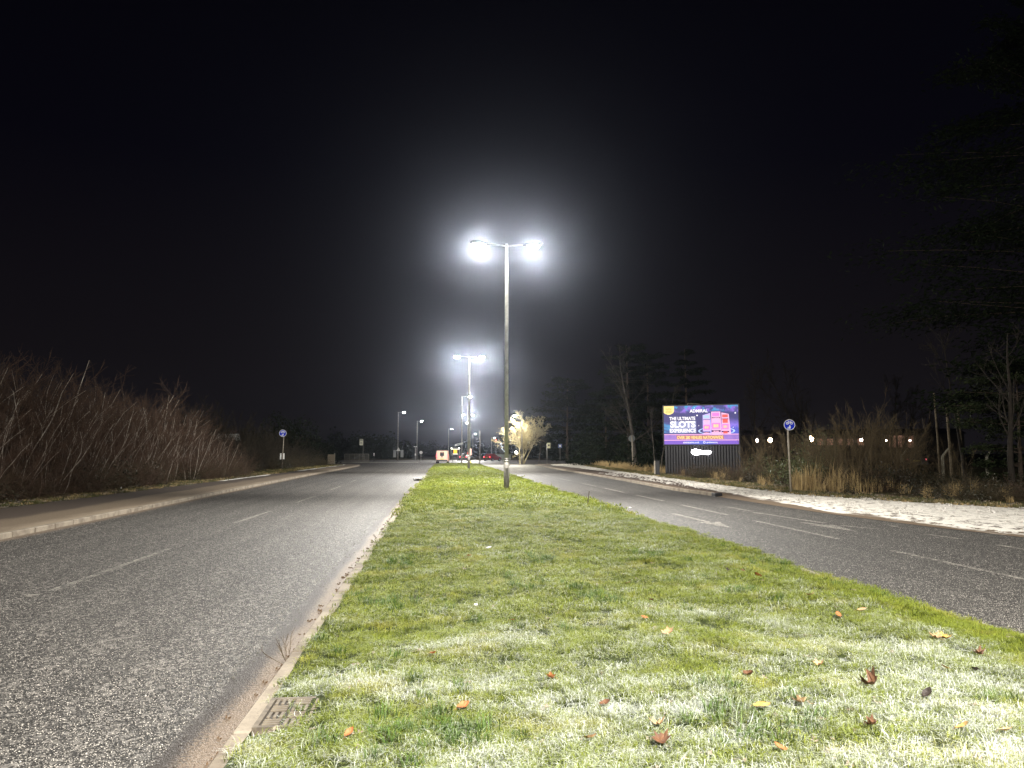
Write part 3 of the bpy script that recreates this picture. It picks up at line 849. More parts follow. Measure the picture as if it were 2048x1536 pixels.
for o in pc.children:
    if o.name.startswith('tail_light'):
        o.data.materials[0] = mat('dim_tail_light', (.3, .02, .03), .4, emit=(1, .15, .2), es=1.2); o.scale = (.55, 1, .55); o.location = (.3 if o.data.vertices[0].co.x > 0 else -.3, 0, .36)

# ------------------------------------------------------------------ billboard
BR = math.atan2(-2.35, 4.75)
bb = thing('billboard', 'large bright digital billboard on black ribbed cladding showing a slots advert', 'billboard', (16.53, 55.8, .1), BR)
BW, BH, BZ = 5.32, 2.82, 2.20
MB().box(-.10, BW + .10, .02, .38, BZ - .10, BZ + BH + .10, .02).build('frame', M_BLACK, bb)
t = NT('screen_picture')
tc = t.new('ShaderNodeTexCoord').outputs['Object']
x, y, z = t.sep(tc)
sx = t.math('DIVIDE', x, BW); sz = t.math('DIVIDE', t.math('SUBTRACT', BZ + BH, z), BH)
n1 = t.noise(tc, 1.5, 4, .55); n2 = t.noise(t.mapping(tc, (1, 1, 1), (9, 2, 4)), 2.4, 3, .5)
sky_ = t.mix(t.step(n1, .40, .62), (.02, .03, .26), (.30, .14, .80))
sky_ = t.mix(t.step(n2, .52, .66), sky_, (.02, .38, .75))
top = t.mix(t.step(t.math('ADD', sz, t.math('MULTIPLY', n2, .12)), .18, .26), sky_, (.02, .015, .20))
top = t.mix(t.math('MULTIPLY', t.step(sx, .34, .05), t.step(sz, .40, .46)), top, t.mix(t.step(t.noise(t.mapping(tc, (.3, 1, 4.5)), 1.3, 2), .45, .56), (.03, .05, .30), (.05, .42, .85)))
top = t.mix(t.math('MULTIPLY', t.step(sx, .50, .60), t.step(sz, .30, .55)), top, t.mix(t.step(n1, .42, .6), (.08, .10, .70), (.32, .20, .95)))
low = t.mix(t.step(n1, .3, .7), (.34, .16, .66), (.46, .24, .78))
bot = t.mix(t.step(t.math('ABSOLUTE', t.math('SUBTRACT', sx, .5)), .10, .28), (.10, .14, .80), (.24, .10, .72))
pic = t.mix(t.math('GREATER_THAN', sz, .745), top, low)
pic = t.mix(t.math('GREATER_THAN', sz, .895), pic, bot)
t.b.inputs['Base Color'].default_value = (.01, .01, .01, 1)
t.put(t.b.inputs['Emission Color'], pic)
t.b.inputs['Emission Strength'].default_value = .95
scr = MB().add([(0, .015, BZ), (BW, .015, BZ), (BW, .015, BZ + BH), (0, .015, BZ + BH)], [(0, 1, 2, 3)]).build('screen', t.m, bb)
def em(name, c, s=1.25): return mat(name, tuple(v * .02 for v in c), .6, emit=c, es=s)
def sp(u, v): return (u * BW, BZ + BH * (1 - v))
def scr_poly(name, pts, m, y=.010): return MB().poly([sp(*p) for p in pts][::-1], y - .003, y).build(name, m, scr)
def scr_text(body, u0, u1, v0, v1, m, y=.004, bold=.02, shear=0.0):
    cu = bpy.data.curves.new('lettering', 'FONT'); cu.body = body; cu.offset = bold; cu.resolution_u = 3; cu.shear = shear
    ob = bpy.data.objects.new('lettering', cu); COL.objects.link(ob)
    dg = bpy.context.evaluated_depsgraph_get()
    me = bpy.data.meshes.new_from_object(ob.evaluated_get(dg))
    bpy.data.objects.remove(ob)
    co = np.array([v.co[:] for v in me.vertices]); mn, mx_ = co.min(0), co.max(0)
    a, b = sp(u0, v1), sp(u1, v0)
    out = np.zeros_like(co)
    out[:, 0] = a[0] + (co[:, 0] - mn[0]) / (mx_[0] - mn[0]) * (b[0] - a[0])
    out[:, 2] = a[1] + (co[:, 1] - mn[1]) / (mx_[1] - mn[1]) * (b[1] - a[1])
    out[:, 1] = y
    me.vertices.foreach_set('co', out.astype(np.float32).ravel()); me.update()
    me.name = 'lettering'
    return link('lettering', me, m, scr)
E_WHITE = em('screen_white', (1, .97, 1)); E_YEL = em('screen_yellow', (1, .78, .28)); E_PINK = em('screen_pink', (1, .48, .72))
E_HOT = em('screen_magenta', (1.0, .22, .66)); E_RED = em('screen_red', (1.0, .12, .10)); E_LIL = em('screen_lilac', (.62, .48, 1.0))
E_DK = em('screen_navy', (.03, .01, .10)); E_OR = em('screen_orange', (.85, .40, .06)); E_CY = em('screen_cyan', (.45, .62, 1.0)); E_GREY = em('screen_grey', (.28, .30, .50))
scr_poly('win_badge', [(.0, .0), (.142, .0), (.142, .14), (.125, .19), (.085, .225), (.055, .225), (.018, .20), (.0, .17)], E_YEL)
scr_text('WIN!', .022, .108, .055, .105, E_OR, bold=.012); scr_text('\u00a3500', .026, .110, .115, .175, E_OR, bold=.012)
scr_text('ADMIRAL', .355, .60, .095, .178, E_WHITE, bold=.03)
scr_poly('caption_panel', [(.085, .40), (.44, .40), (.44, .71), (.085, .71)], E_GREY)
scr_text('THE ULTIMATE', .075, .43, .285, .375, E_WHITE, bold=.035)
scr_text('SLOTS', .085, .432, .395, .57, E_WHITE, bold=.05)
scr_text('EXPERIENCE', .078, .436, .595, .695, E_WHITE, bold=.035)
for v in (.745, .895): scr_poly('divider_line', [(0, v - .008), (1, v - .008), (1, v + .008), (0, v + .008)], E_PINK)
scr_poly('strapline_backing', [(.165, .770), (.80, .770), (.81, .872), (.175, .872)], em('screen_rust', (.50, .16, .16)), .011)
scr_text('OVER 280 VENUES NATIONWIDE', .178, .795, .782, .868, E_YEL, bold=.022)
scr_text('admiralcasino.co.uk', .26, .475, .925, .975, E_WHITE, bold=.012); scr_text('gambleaware.org', .575, .72, .93, .98, E_WHITE, bold=.012)
MB().disc(*sp(.545, .95), .085, .003, .006, 18, .055).build('age_badge', E_WHITE, scr)
ring = MB(); N = 40
V = [(sp(.71 + q * .245 * cos(2 * pi * k / N), .66 + q * .10 * sin(2 * pi * k / N))) for q in (1, .90) for k in range(N)]
ring.add([(a, .011, b) for a, b in V], [(k, (k + 1) % N, N + (k + 1) % N, N + k) for k in range(N)]).build('glow_ring', E_CY, scr)
def machine(u0, u1, v0, v1, slant, cols):
    m = scr_poly('machine_picture', [(u0, v0 + max(slant, 0)), (u1, v0 + max(-slant, 0)), (u1 + .012 * (1 if slant >= 0 else 2), v1), (u0, v1)], cols[0], .008)
    w = u1 - u0
    for (a, b, c, d, cm) in ((.10, .88, .05, .20, cols[1]), (.06, .94, .24, .30, E_DK), (.14, .86, .26, .46, cols[2]), (.06, .96, .50, .76, cols[3]), (.22, .78, .56, .70, E_YEL), (.0, 1.0, .82, .90, E_DK), (.2, .8, .84, .96, cols[2])):
        h = v1 - v0
        q = MB().poly([sp(u0 + w * a, v0 + h * c + abs(slant) * .6), sp(u0 + w * a, v0 + h * d + abs(slant) * .4), sp(u0 + w * b, v0 + h * d + abs(slant) * .4), sp(u0 + w * b, v0 + h * c + abs(slant) * .6)], .003, .0045)
        o = q.build('machine_detail', cm, m)
    return m
machine(.53, .63, .20, .74, .05, (E_LIL, E_CY, E_PINK, E_HOT))
machine(.645, .765, .165, .745, 0.0, (E_PINK, E_HOT, E_PINK, E_HOT))
machine(.78, .875, .19, .735, -.04, (E_PINK, E_RED, E_RED, E_HOT))
for u, v, r in ((.455, .255, .055), (.962, .205, .055), (.475, .52, .03), (.93, .57, .03), (.42, .06, .025)):
    MB().disc(*sp(u, v), r, .004, .008, 14).build('light_dot', E_WHITE, scr)
# cladding below
M_CLAD = mat('black_cladding', (.014, .014, .017), .42, .1, noise=(.009, .009, .012), nscale=3)
MB().box(.02, BW + .12, .12, .18, -.3, BZ - .102).build('backing_wall', M_BLACK, bb)
me = None
for i in range(27):
    o = (MB().add([(-.095, .12, -.3), (-.06, .05, -.3), (.06, .05, -.3), (.095, .12, -.3), (-.095, .12, BZ - .11), (-.06, .05, BZ - .11), (.06, .05, BZ - .11), (.095, .12, BZ - .11)],
                  [(0, 1, 5, 4), (1, 2, 6, 5), (2, 3, 7, 6), (4, 5, 6, 7)]).build('slat', M_CLAD, bb) if me is None else link('slat', me, None, bb))
    me = o.data; o.location = (.13 + i * .2, 0, 0)
lit = MB().poly([(2.0, 1.78), (1.95, 1.62), (2.10, 1.47), (2.25, 1.40), (2.45, 1.43), (2.6, 1.50), (2.9, 1.48), (3.15, 1.44), (3.3, 1.52), (3.42, 1.64), (3.25, 1.72), (3.05, 1.74), (2.8, 1.72), (2.5, 1.80), (2.25, 1.86)], -.06, .03)
lit.build('illuminated_logo', mat('logo_light', (.9, .9, .9), .4, emit=(1, .98, 1), es=14), bb)
MB().tube([(1.7, .3, BZ + BH + .1), (1.75, .25, BZ + BH + .2)], .02, 6).tube([(1.75, .25, BZ + BH + .2), (2.6, .22, BZ + BH + .12)], .01, 5).build('cable', M_POST, bb)
t = thing('litter_bin', 'dark square bollard bin with one pale edge beside the billboard', 'bin', (15.15, 53.2, .1), R(-15))
MB().box(-.06, .24, -.15, .15, -.1, 1.0, .015).build('body', M_BLACK, t)
MB().box(-.15, -.063, -.13, .13, -.1, 1.02, .01).build('pale_side', M_POST, t)
MB().box(-.08, .26, -.17, .17, 1.022, 1.06, .01).build('lid', M_BLACK, t)

# ------------------------------------------------------------------ lit warehouse behind the shrubs, shed on the other side
wh = thing('warehouse', 'long low warehouse with warm lights glimpsed through the shrubs', 'building', (78, 152, 0), R(-24))
M_WALL = mat('warehouse_wall', (.05, .042, .036), .8, noise=(.035, .03, .026), nscale=1)
MB().box(-22, 26, 0, 14, -.2, 5.4).build('wall', M_WALL, wh)
MB().add([(-22.4, -.4, 5.4), (26.4, -.4, 5.4), (26.4, 7, 6.6), (-22.4, 7, 6.6), (-22.4, 14.4, 5.4), (26.4, 14.4, 5.4)], [(0, 1, 2, 3), (3, 2, 5, 4), (0, 3, 4), (1, 5, 2)]).build('roof', M_DARKMETAL, wh)
M_WIN = mat('warm_window', (.2, .1, .05), .4, emit=(1.0, .52, .36), es=.22)
for i in range(5):
    f = MB().box(-1.0 + i * 1.9, .7 + i * 1.9, -.06, .02, 2.9, 4.7).build('window', M_DARKMETAL, wh)
    MB().box(-.7 + i * 1.9, .4 + i * 1.9, -.09, -.065, 3.2, 4.5).build('pane', M_WIN, f)
for i in range(3):
    f = MB().box(12.6 + i * 1.6, 14.0 + i * 1.6, -.06, .02, 2.6, 5.2).build('window', M_DARKMETAL, wh)
    MB().box(12.7 + i * 1.6, 13.9 + i * 1.6, -.09, -.065, 2.7, 5.1).build('pane', M_WIN, f)
M_WLIGHT = mat('warm_floodlight', (.9, .8, .6), .4, emit=(1.0, .70, .42), es=60)
M_WLIGHT2 = mat('pale_floodlight', (.9, .85, .8), .4, emit=(1.0, .82, .70), es=40)
for x_, r_, m in ((-12.6, .42, M_WLIGHT2), (-9.9, .52, M_WLIGHT), (-2.0, .75, M_WLIGHT), (7.6, .40, M_WLIGHT2), (12.2, .24, M_WLIGHT2), (16.4, .26, M_WLIGHT2)):  # lenses widened, the bloom of the lamps put into their size
    f = MB().box(x_ - r_, x_ + r_, -.35, 0, 3.9, 3.9 + 1.6 * r_).build('wall_light', M_DARKMETAL, wh)
    MB().disc(x_, 3.9 + .75 * r_, r_ * .8, -.44, -.352, 14).build('lens', m, f)
sh = thing('shed', 'small shed with pale lit roof glimpsed behind the roadside shrubs', 'building', (-24.8, 92, 0), R(15))
MB().box(-1.6, 1.6, 0, 3, 0, 3.1).build('wall', M_WALL, sh)
MB().add([(-1.8, -.2, 3.1), (1.8, -.2, 3.1), (1.5, 1.5, 3.9), (-1.5, 1.5, 3.9), (-1.8, 3.2, 3.1), (1.8, 3.2, 3.1)], [(0, 1, 2, 3), (3, 2, 5, 4), (0, 3, 4), (1, 5, 2)]).build('roof', mat('pale_sheeting_roof', (.55, .58, .55), .5), sh)
bpy.context.view_layer.update()

# ------------------------------------------------------------------ woody plants
def tubes(P, Rr, n=3):
    """P (N,K,3), Rr (N,K) -> verts, quads of n-sided tubes"""
    N, K, _ = P.shape
    d = P[:, -1] - P[:, 0]; d /= np.linalg.norm(d, axis=1, keepdims=True) + 1e-9
    ref = np.where(np.abs(d[:, 2:3]) < .9, np.array([[0, 0, 1.]]), np.array([[1., 0, 0]]))
    a = np.cross(d, ref); a /= np.linalg.norm(a, axis=1, keepdims=True) + 1e-9
    b = np.cross(d, a)
    an = np.arange(n) * 2 * pi / n
    ring = np.cos(an)[None, :, None] * a[:, None] + np.sin(an)[None, :, None] * b[:, None]
    V = P[:, :, None, :] + Rr[:, :, None, None] * ring[:, None]
    base = (np.arange(N) * K * n)[:, None, None] + (np.arange(K - 1) * n)[None, :, None]
    k = np.arange(n)[None, None]; j = (np.arange(n) + 1) % n; j = j[None, None]
    Q = np.stack([base + k, base + j, base + n + j, base + n + k], -1).reshape(-1, 4)
    return V.reshape(-1, 3), Q
def shoots(base, dirn, length, K, rng, r0, taper=.35, up=.25, wob=.10, lean=(0, 0, 0)):
    N = len(base)
    P = np.zeros((N, K, 3)); P[:, 0] = base
    d = dirn / (np.linalg.norm(dirn, axis=1, keepdims=True) + 1e-9)
    step = (length / (K - 1))[:, None]
    for i in range(1, K):
        d = d + rng.normal(0, wob, (N, 3)) + np.array([[lean[0], lean[1], up + lean[2]]]) / (K - 1)
        d /= np.linalg.norm(d, axis=1, keepdims=True)
        P[:, i] = P[:, i - 1] + d * step
    Rr = r0[:, None] * np.linspace(1, taper, K)[None]
    return P, Rr
def branch(P, Rr, per, rng, lf, spread, K, t0=.25, up=.2, wob=.12, rf=.5, lean=(0, 0, 0)):
    N, KK, _ = P.shape
    idx = np.repeat(np.arange(N), per)
    tt = rng.uniform(t0, 1.0, len(idx)) * (KK - 1 - 1e-6)
    i0 = tt.astype(int); fr_ = (tt - i0)[:, None]
    base = P[idx, i0] * (1 - fr_) + P[idx, i0 + 1] * fr_
    d = P[idx, i0 + 1] - P[idx, i0]; d /= np.linalg.norm(d, axis=1, keepdims=True) + 1e-9
    d = d + rng.normal(0, spread, d.shape)
    L = np.linalg.norm(P[:, -1] - P[:, 0], axis=1)[idx] * lf * rng.uniform(.5, 1.2, len(idx)) * (1.15 - .5 * tt / (KK - 1))
    r0 = (Rr[idx, i0] * rf)
    return shoots(base, d, L, K, rng, r0, .35, up, wob, lean)
def cat_mesh(name, parts):
    V, Q, o = [], [], 0
    for v, q in parts: V.append(v); Q.append(q + o); o += len(v)
    return arr_mesh(name, np.concatenate(V), np.concatenate(Q))

def shrub_meshes(seed, h, stems, rad, per1, per2, r0=.03, lean=(0, 0, 0), wob=.10, rmin=.0035):
    rng = np.random.default_rng(seed)
    a = rng.uniform(0, 2 * pi, stems); q = rad * np.sqrt(rng.uniform(0, 1, stems))
    base = np.stack([q * np.cos(a), q * np.sin(a), np.full(stems, -.1)], 1)
    d = np.stack([np.cos(a) * rng.uniform(.0, .45, stems), np.sin(a) * rng.uniform(.0, .45, stems), np.ones(stems)], 1)
    P, r = shoots(base, d, h * rng.uniform(.6, 1.02, stems), 7, rng, r0 * rng.uniform(.6, 1.2, stems), .3, .1, wob, lean)
    P1, r1 = branch(P, r, per1, rng, .36, .55, 5, .15, .35, .12, .5, lean)
    P2, r2 = branch(P1, r1, per2, rng, .48, .6, 4, .1, .25, .16, .6, lean)
    r1 = np.maximum(r1, rmin * 1.4); r2 = np.maximum(r2, rmin)
    return cat_mesh('stems', [tubes(P, r, 5)]), cat_mesh('twigs', [tubes(P1, r1, 3), tubes(P2, r2, 3)])
def shrub_thing(name, label, cat, meshes, m_stem, m_twig, loc, rz=0, group=None, scale=None):
    t = thing(name, label, cat, loc, rz, group)
    link('stems', meshes[0], m_stem, t); link('twigs', meshes[1], m_twig, t)
    if scale: t.scale = scale
    return t

rnd = random.Random(11)
# the thicket on the left: young bare birches and thorn, shared meshes
LEAN = (.06, .07, 0)
thick = [shrub_meshes(s, 5.0, 9, .9, 16, 10, .024, LEAN, .12, .0042) for s in (1, 2, 3, 4, 5)]
protos = []
LBL_T = 'bare many stemmed shrub in the tall dense thicket beside the footway'
for i, m in enumerate(thick):
    protos.append(shrub_thing('thicket_shrub', LBL_T, 'shrub', m, M_BARK_PALE, M_TWIG, (0, 0, 0), 0, 'shrubs of the tall roadside thicket'))
cnt = 0
for row, (x0, hs) in enumerate(((-14.9, .62), (-16.2, .92), (-17.9, 1.10), (-19.8, 1.15))):
    y = 22.0 + row * .7
    while y < 55.5 - row * .8:
        s = hs * rnd.uniform(.86, 1.10) * (1.0 if y < 46 else 1.0 - (y - 46) * .022)
        loc = (x0 + rnd.uniform(-.35, .35) + (.5 if y > 40 else 0), y, .15); sc = (s * 1.05, s * 1.05, s)
        if cnt < len(protos): o = protos[cnt]; o.location = loc; o.rotation_euler = (0, 0, rnd.uniform(-.5, .5)); o.scale = sc
        else: o = dup(protos[rnd.randrange(5)], loc, rnd.uniform(-.5, .5), None, None, sc)
        cnt += 1
        y += 2.1 + rnd.uniform(-.3, .4)
# a few pale saplings stand clear of the thicket top
sap = [shrub_meshes(s, 1.0, 1, .02, 9, 4, .0055, (.05, .03, 0), .05, .0011) for s in (91, 92, 93)]
for i, (x_, y_, h_) in enumerate(((-16.6, 29.4, 6.6), (-17.0, 31.6, 7.2), (-16.2, 33.2, 6.4), (-17.4, 36.0, 7.0), (-16.4, 38.8, 6.1), (-16.8, 42.0, 6.3), (-16.0, 44.6, 5.7), (-16.6, 47.4, 5.9), (-16.2, 50.6, 5.2), (-15.4, 30.6, 4.6), (-15.2, 36.8, 4.4), (-15.3, 41.2, 4.2), (-15.0, 46.4, 3.9))):
    o = shrub_thing('birch_sapling', 'thin pale barked sapling among the brown twigs of the thicket', 'sapling', sap[i % 3], M_BARK_PALE, M_TWIG, (x_, y_, .15), i * 1.7, 'pale saplings in the thicket', (h_, h_, h_))
# second belt of shrubs, lower and darker, beyond the gap
low = [shrub_meshes(s, 4.2, 10, .9, 11, 6, .022, (.02, .02, 0), .10, .006) for s in (21, 22, 23)]
protos2 = [shrub_thing('roadside_shrub', 'bare olive brown shrub in the lower belt behind the left cycle sign', 'shrub', m, M_BARK_DIM, M_TWIG_DIM, (0, 0, 0), 0, 'shrubs of the lower belt') for m in low]
cnt = 0
for row, (x0, hs) in enumerate(((-15.6, .62), (-17.6, .98), (-19.8, 1.16))):
    y = 57.5 + row
    while y < 104:
        s = hs * rnd.uniform(.75, 1.1) * (1.12 if 62 < y < 74 else .86)
        loc = (x0 + rnd.uniform(-.5, .5) - (y - 57) * .012, y, .15)
        if cnt < 3: o = protos2[cnt]; o.location = loc; o.rotation_euler = (0, 0, rnd.uniform(0, 6)); o.scale = (s * 1.2, s * 1.2, s)
        else: o = dup(protos2[rnd.randrange(3)], loc, rnd.uniform(0, 6), None, None, (s * 1.2, s * 1.2, s))
        cnt += 1
        y += 3.2 + rnd.uniform(-.4, .6)

# ------------------------------------------------------------------ scattered small growth (geometry nodes on points)
def scatter(name, protos, P, Rot, Sc, Var):
    me = arr_mesh_points(name, P)
    for an, ty, dat, key in (('rot', 'FLOAT_VECTOR', Rot, 'vector'), ('scl', 'FLOAT', Sc, 'value'), ('var', 'INT', Var, 'value')):
        at = me.attributes.new(an, ty, 'POINT'); at.data.foreach_set(key, np.asarray(dat).ravel())
    o = link(name, me, None)
    ng = bpy.data.node_groups.new(name, 'GeometryNodeTree')
    ng.interface.new_socket('Geometry', in_out='INPUT', socket_type='NodeSocketGeometry')
    ng.interface.new_socket('Geometry', in_out='OUTPUT', socket_type='NodeSocketGeometry')
    n, l = ng.nodes, ng.links
    gi, go = n.new('NodeGroupInput'), n.new('NodeGroupOutput')
    def attr(nm, ty):
        a = n.new('GeometryNodeInputNamedAttribute'); a.data_type = ty; a.inputs[0].default_value = nm; return a.outputs[0]
    ar, as_, av = attr('rot', 'FLOAT_VECTOR'), attr('scl', 'FLOAT'), attr('var', 'INT')
    jn = n.new('GeometryNodeJoinGeometry')
    for i, p in enumerate(protos):
        oi = n.new('GeometryNodeObjectInfo'); oi.inputs['Object'].default_value = p; oi.inputs['As Instance'].default_value = True
        cp = n.new('FunctionNodeCompare'); cp.data_type = 'INT'; cp.operation = 'EQUAL'
        ip = n.new('GeometryNodeInstanceOnPoints')
        l.new(av, [s for s in cp.inputs if s.type == 'INT'][0]); [s for s in cp.inputs if s.type == 'INT'][1].default_value = i
        l.new(gi.outputs[0], ip.inputs['Points']); l.new(cp.outputs[0], ip.inputs['Selection'])
        l.new(oi.outputs['Geometry'], ip.inputs['Instance'])
        l.new(ar, ip.inputs['Rotation']); l.new(as_, ip.inputs['Scale'])
        l.new(ip.outputs[0], jn.inputs[0])
    l.new(jn.outputs[0], go.inputs[0])
    md = o.modifiers.new('scatter', 'NODES'); md.node_group = ng
    o['kind'] = 'stuff'
    return o
def arr_mesh_points(name, P):
    me = bpy.data.meshes.new(name); P = np.asarray(P, np.float32)
    me.vertices.add(len(P)); me.vertices.foreach_set('co', P.ravel()); me.update(); return me
def proto(name, me, m):
    o = bpy.data.objects.new(name, me); me.materials.append(m); return o

def tuft(name, seed, n, rad, h, w, m, bend=.6, hv=(.55, 1.1)):
    """a tuft of curved tapering blades; uv.y runs up the blade"""
    rng = np.random.default_rng(seed)
    a = rng.uniform(0, 2 * pi, n); q = rad * np.sqrt(rng.uniform(0, 1, n))
    base = np.stack([q * np.cos(a), q * np.sin(a), np.full(n, -.01)], 1)
    az = rng.uniform(0, 2 * pi, n); dr = np.stack([np.cos(az), np.sin(az), np.zeros(n)], 1)
    sd = np.stack([-np.sin(az), np.cos(az), np.zeros(n)], 1)
    hh = h * rng.uniform(hv[0], hv[1], n); bb_ = bend * rng.uniform(.2, 1.3, n)
    V = np.zeros((n, 5, 3)); UV = np.zeros((n, 5, 2))
    ww = w * rng.uniform(.7, 1.3, n)[:, None]
    mid = base + dr * (hh * bb_ * .30)[:, None] + np.array([0, 0, 1.]) * (hh * np.clip(.66 - .10 * bb_, .3, .7))[:, None]
    tip = base + dr * (hh * bb_ * 1.0)[:, None] + np.array([0, 0, 1.]) * (hh * np.clip(1.05 - .42 * bb_, .12, 1.1))[:, None]
    V[:, 0], V[:, 1] = base - sd * ww * .5, base + sd * ww * .5
    V[:, 2], V[:, 3] = mid - sd * ww * .45, mid + sd * ww * .45
    V[:, 4] = tip
    UV[:, 2:4, 1] = .6; UV[:, 4, 1] = 1.0; UV[:, :, 0] = rng.uniform(0, 1, n)[:, None]
    b = (np.arange(n) * 5)[:, None]
    T = np.concatenate([b + np.array([[0, 1, 3]]), b + np.array([[0, 3, 2]]), b + np.array([[2, 3, 4]])])
    return proto(name, arr_mesh(name, V, T, UV.reshape(-1, 2)), m)

g_near = [tuft('tuft', s, 92, .085, .052, .0027, M_GRASS, 1.6) for s in (1, 2, 3)]
g_mid = [tuft('tuft', s, 100, .16, .058, .0043, M_GRASS, 1.5) for s in (4, 5)]
g_far = [tuft('tuft', s, 74, .32, .085, .015, M_GRASS, 1.1) for s in (6, 7)]
g_long = [tuft('tuft', s, 34, .07, .13, .0050, M_GRASS_LONG, 1.15) for s in (8, 9)]
G_ALL = g_near + g_mid + g_far + g_long
rng = np.random.default_rng(77)
pts, rot, scl, var = [], [], [], []
def sow(y0, y1, dens, ids, s0, s1, x0=None, x1=None, patch=None):
    n = int(dens * (y1 - y0) * 6.4)
    for _ in range(n):
        y = rng.uniform(y0, y1); a, b = mk(y) + .13, mr(y) - .0
        x = rng.uniform(a, b)
        if x0 is not None and not (x0 <= x <= x1): continue
        if patch is not None and rng.uniform() > patch(x, y): continue
        if 4.56 < y < 5.24 and -1.1 < x < -.70 and rng.uniform() < .93: continue
        if x < a + .07 and rng.uniform() < .6: continue
        pts.append((x, y, median_z(x, y))); rot.append((rng.normal(0, .12), rng.normal(0, .12), rng.uniform(0, 6.28)))
        scl.append(rng.uniform(s0, s1)); var.append(ids[rng.integers(len(ids))])
sow(2.2, 3.4, 60, (0, 1, 2), .8, 1.25)
sow(3.4, 7.0, 190, (0, 1, 2), .75, 1.25)
sow(7.0, 11.0, 120, (0, 1, 2, 3, 4), .8, 1.25)
sow(11, 20, 52, (3, 4), .85, 1.35)
sow(20, 40, 20, (3, 4, 5, 6), .9, 1.35)
sow(40, 110.5, 9, (5, 6), .9, 1.3)
sow(-4, 2.2, 16, (3, 4), .9, 1.3)
clump = lambda x, y: max(0.0, sin(1.7 * x + 2.3 * sin(.9 * y)) * sin(1.1 * y + 1.9 * x)) ** 2
sow(3.2, 12, 40, (7, 8), .6, 1.15, None, None, clump)
sow(12, 30, 10, (7, 8), .7, 1.2, None, None, clump)
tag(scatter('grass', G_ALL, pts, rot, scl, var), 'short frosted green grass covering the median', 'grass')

# left thicket undergrowth, verge litter, right verge tussocks
def leafy(name, seed, n, rx, ry, rz_, size, m, shell=.55):
    """a bush of small leaf quads spread through an uneven volume"""
    rng = np.random.default_rng(seed)
    d = rng.normal(0, 1, (n, 3)); d /= np.linalg.norm(d, axis=1, keepdims=True)
    lump = 1 + .22 * np.sin(3.1 * d[:, 0] + seed) + .2 * np.sin(4.3 * d[:, 1] + 2 * seed) + .16 * np.sin(5.0 * d[:, 2] + seed)
    q = (shell + (1 - shell) * rng.uniform(0, 1, n) ** .6) * lump
    c = d * q[:, None] * np.array([[rx, ry, rz_]]); c[:, 2] = np.abs(c[:, 2])
    a = rng.normal(0, 1, (n, 3)); a /= np.linalg.norm(a, axis=1, keepdims=True)
    b = np.cross(a, rng.normal(0, 1, (n, 3))); b /= np.linalg.norm(b, axis=1, keepdims=True) + 1e-9
    s = size * rng.uniform(.6, 1.4, n)[:, None]
    V = np.stack([c - a * s, c - b * s * .55, c + a * s, c + b * s * .55], 1)
    Q = (np.arange(n) * 4)[:, None] + np.arange(4)[None]
    return arr_mesh(name, V.reshape(-1, 3), Q)
under = [proto('clump', leafy('clump', s, 420, .8, .8, .75, .045, M_BRAMBLE), M_BRAMBLE) for s in (1, 2)]
def brush(seed, n, rad, h, m, r=.005):
    rng = np.random.default_rng(seed)
    a = rng.uniform(0, 2 * pi, n); q = rad * np.sqrt(rng.uniform(0, 1, n))
    base = np.stack([q * np.cos(a), q * np.sin(a), np.full(n, -.05)], 1)
    d = np.stack([rng.normal(0, .6, n), rng.normal(0, .6, n), np.ones(n) * .7], 1)
    P_, r_ = shoots(base, d, h * rng.uniform(.5, 1.2, n), 5, rng, np.full(n, r), .5, -.5, .22)
    P1, r1 = branch(P_, r_, 3, rng, .5, .7, 3, .2, 0, .2, .8)
    V, Q = [], []
    return proto('clump', cat_mesh('clump', [tubes(P_, r_, 3), tubes(P1, r1, 3)]), m)
under += [brush(31, 90, .8, 1.5, M_TWIG), brush(32, 90, .8, 1.5, M_TWIG_OLIVE)]
rng = np.random.default_rng(5)
def scatter_box(name, protos, n, xf, y0, y1, z, s0, s1, ids=None, squash=.1):
    y = rng.uniform(y0, y1, n); x = np.array([xf(v) for v in y])
    ids = ids or list(range(len(protos)))
    return scatter(name, protos, np.stack([x, y, np.full(n, z)], 1), np.stack([rng.normal(0, squash, n), rng.normal(0, squash, n), rng.uniform(0, 6.28, n)], 1), rng.uniform(s0, s1, n), np.array(ids)[rng.integers(len(ids), size=n)])
tag(scatter_box('undergrowth', under, 430, lambda y: rng.uniform(-17.4, -13.9 if y < 40 else -13.6), 20, 57, .12, .55, 1.35, [0, 1, 2, 2, 3, 3]), 'dark bramble undergrowth along the foot of the thicket', 'undergrowth')
tag(scatter_box('undergrowth', under, 150, lambda y: rng.uniform(-19.5, -14.6), 57, 106, .12, .6, 1.3, [0, 1, 3, 3]), 'dry bramble undergrowth beneath the lower shrub belt', 'undergrowth')
t_ver = [tuft('tuft', 41, 40, .16, .10, .007, mat('verge_grass_blade', (.12, .11, .035), .8, noise=(.07, .08, .022), nscale=2), 1.0), tuft('tuft', 42, 40, .16, .08, .008, M_DRY, 1.2)]
tag(scatter_box('grass', t_ver, 2600, lambda y: rng.uniform(-16, -12.3), 18, 100, .125, .7, 1.5, [0, 0, 1]), 'thin rough grass on the left verge', 'grass')
def xr(y): return FR(y) + abs(rng.normal(0, 1.0)) - .35
tag(scatter_box('grass', t_ver, 3600, xr, 12, 100, .10, .7, 1.6, [0, 0, 1]), 'rough grass along the edge of the snow', 'grass')
litter_leaf = proto('leaf', leafy('leaf', 3, 5, .08, .08, .02, .04, M_BRAMBLE, .2), mat('brown_litter_leaf', (.20, .13, .07), .8, noise=(.42, .38, .32), nscale=.8))
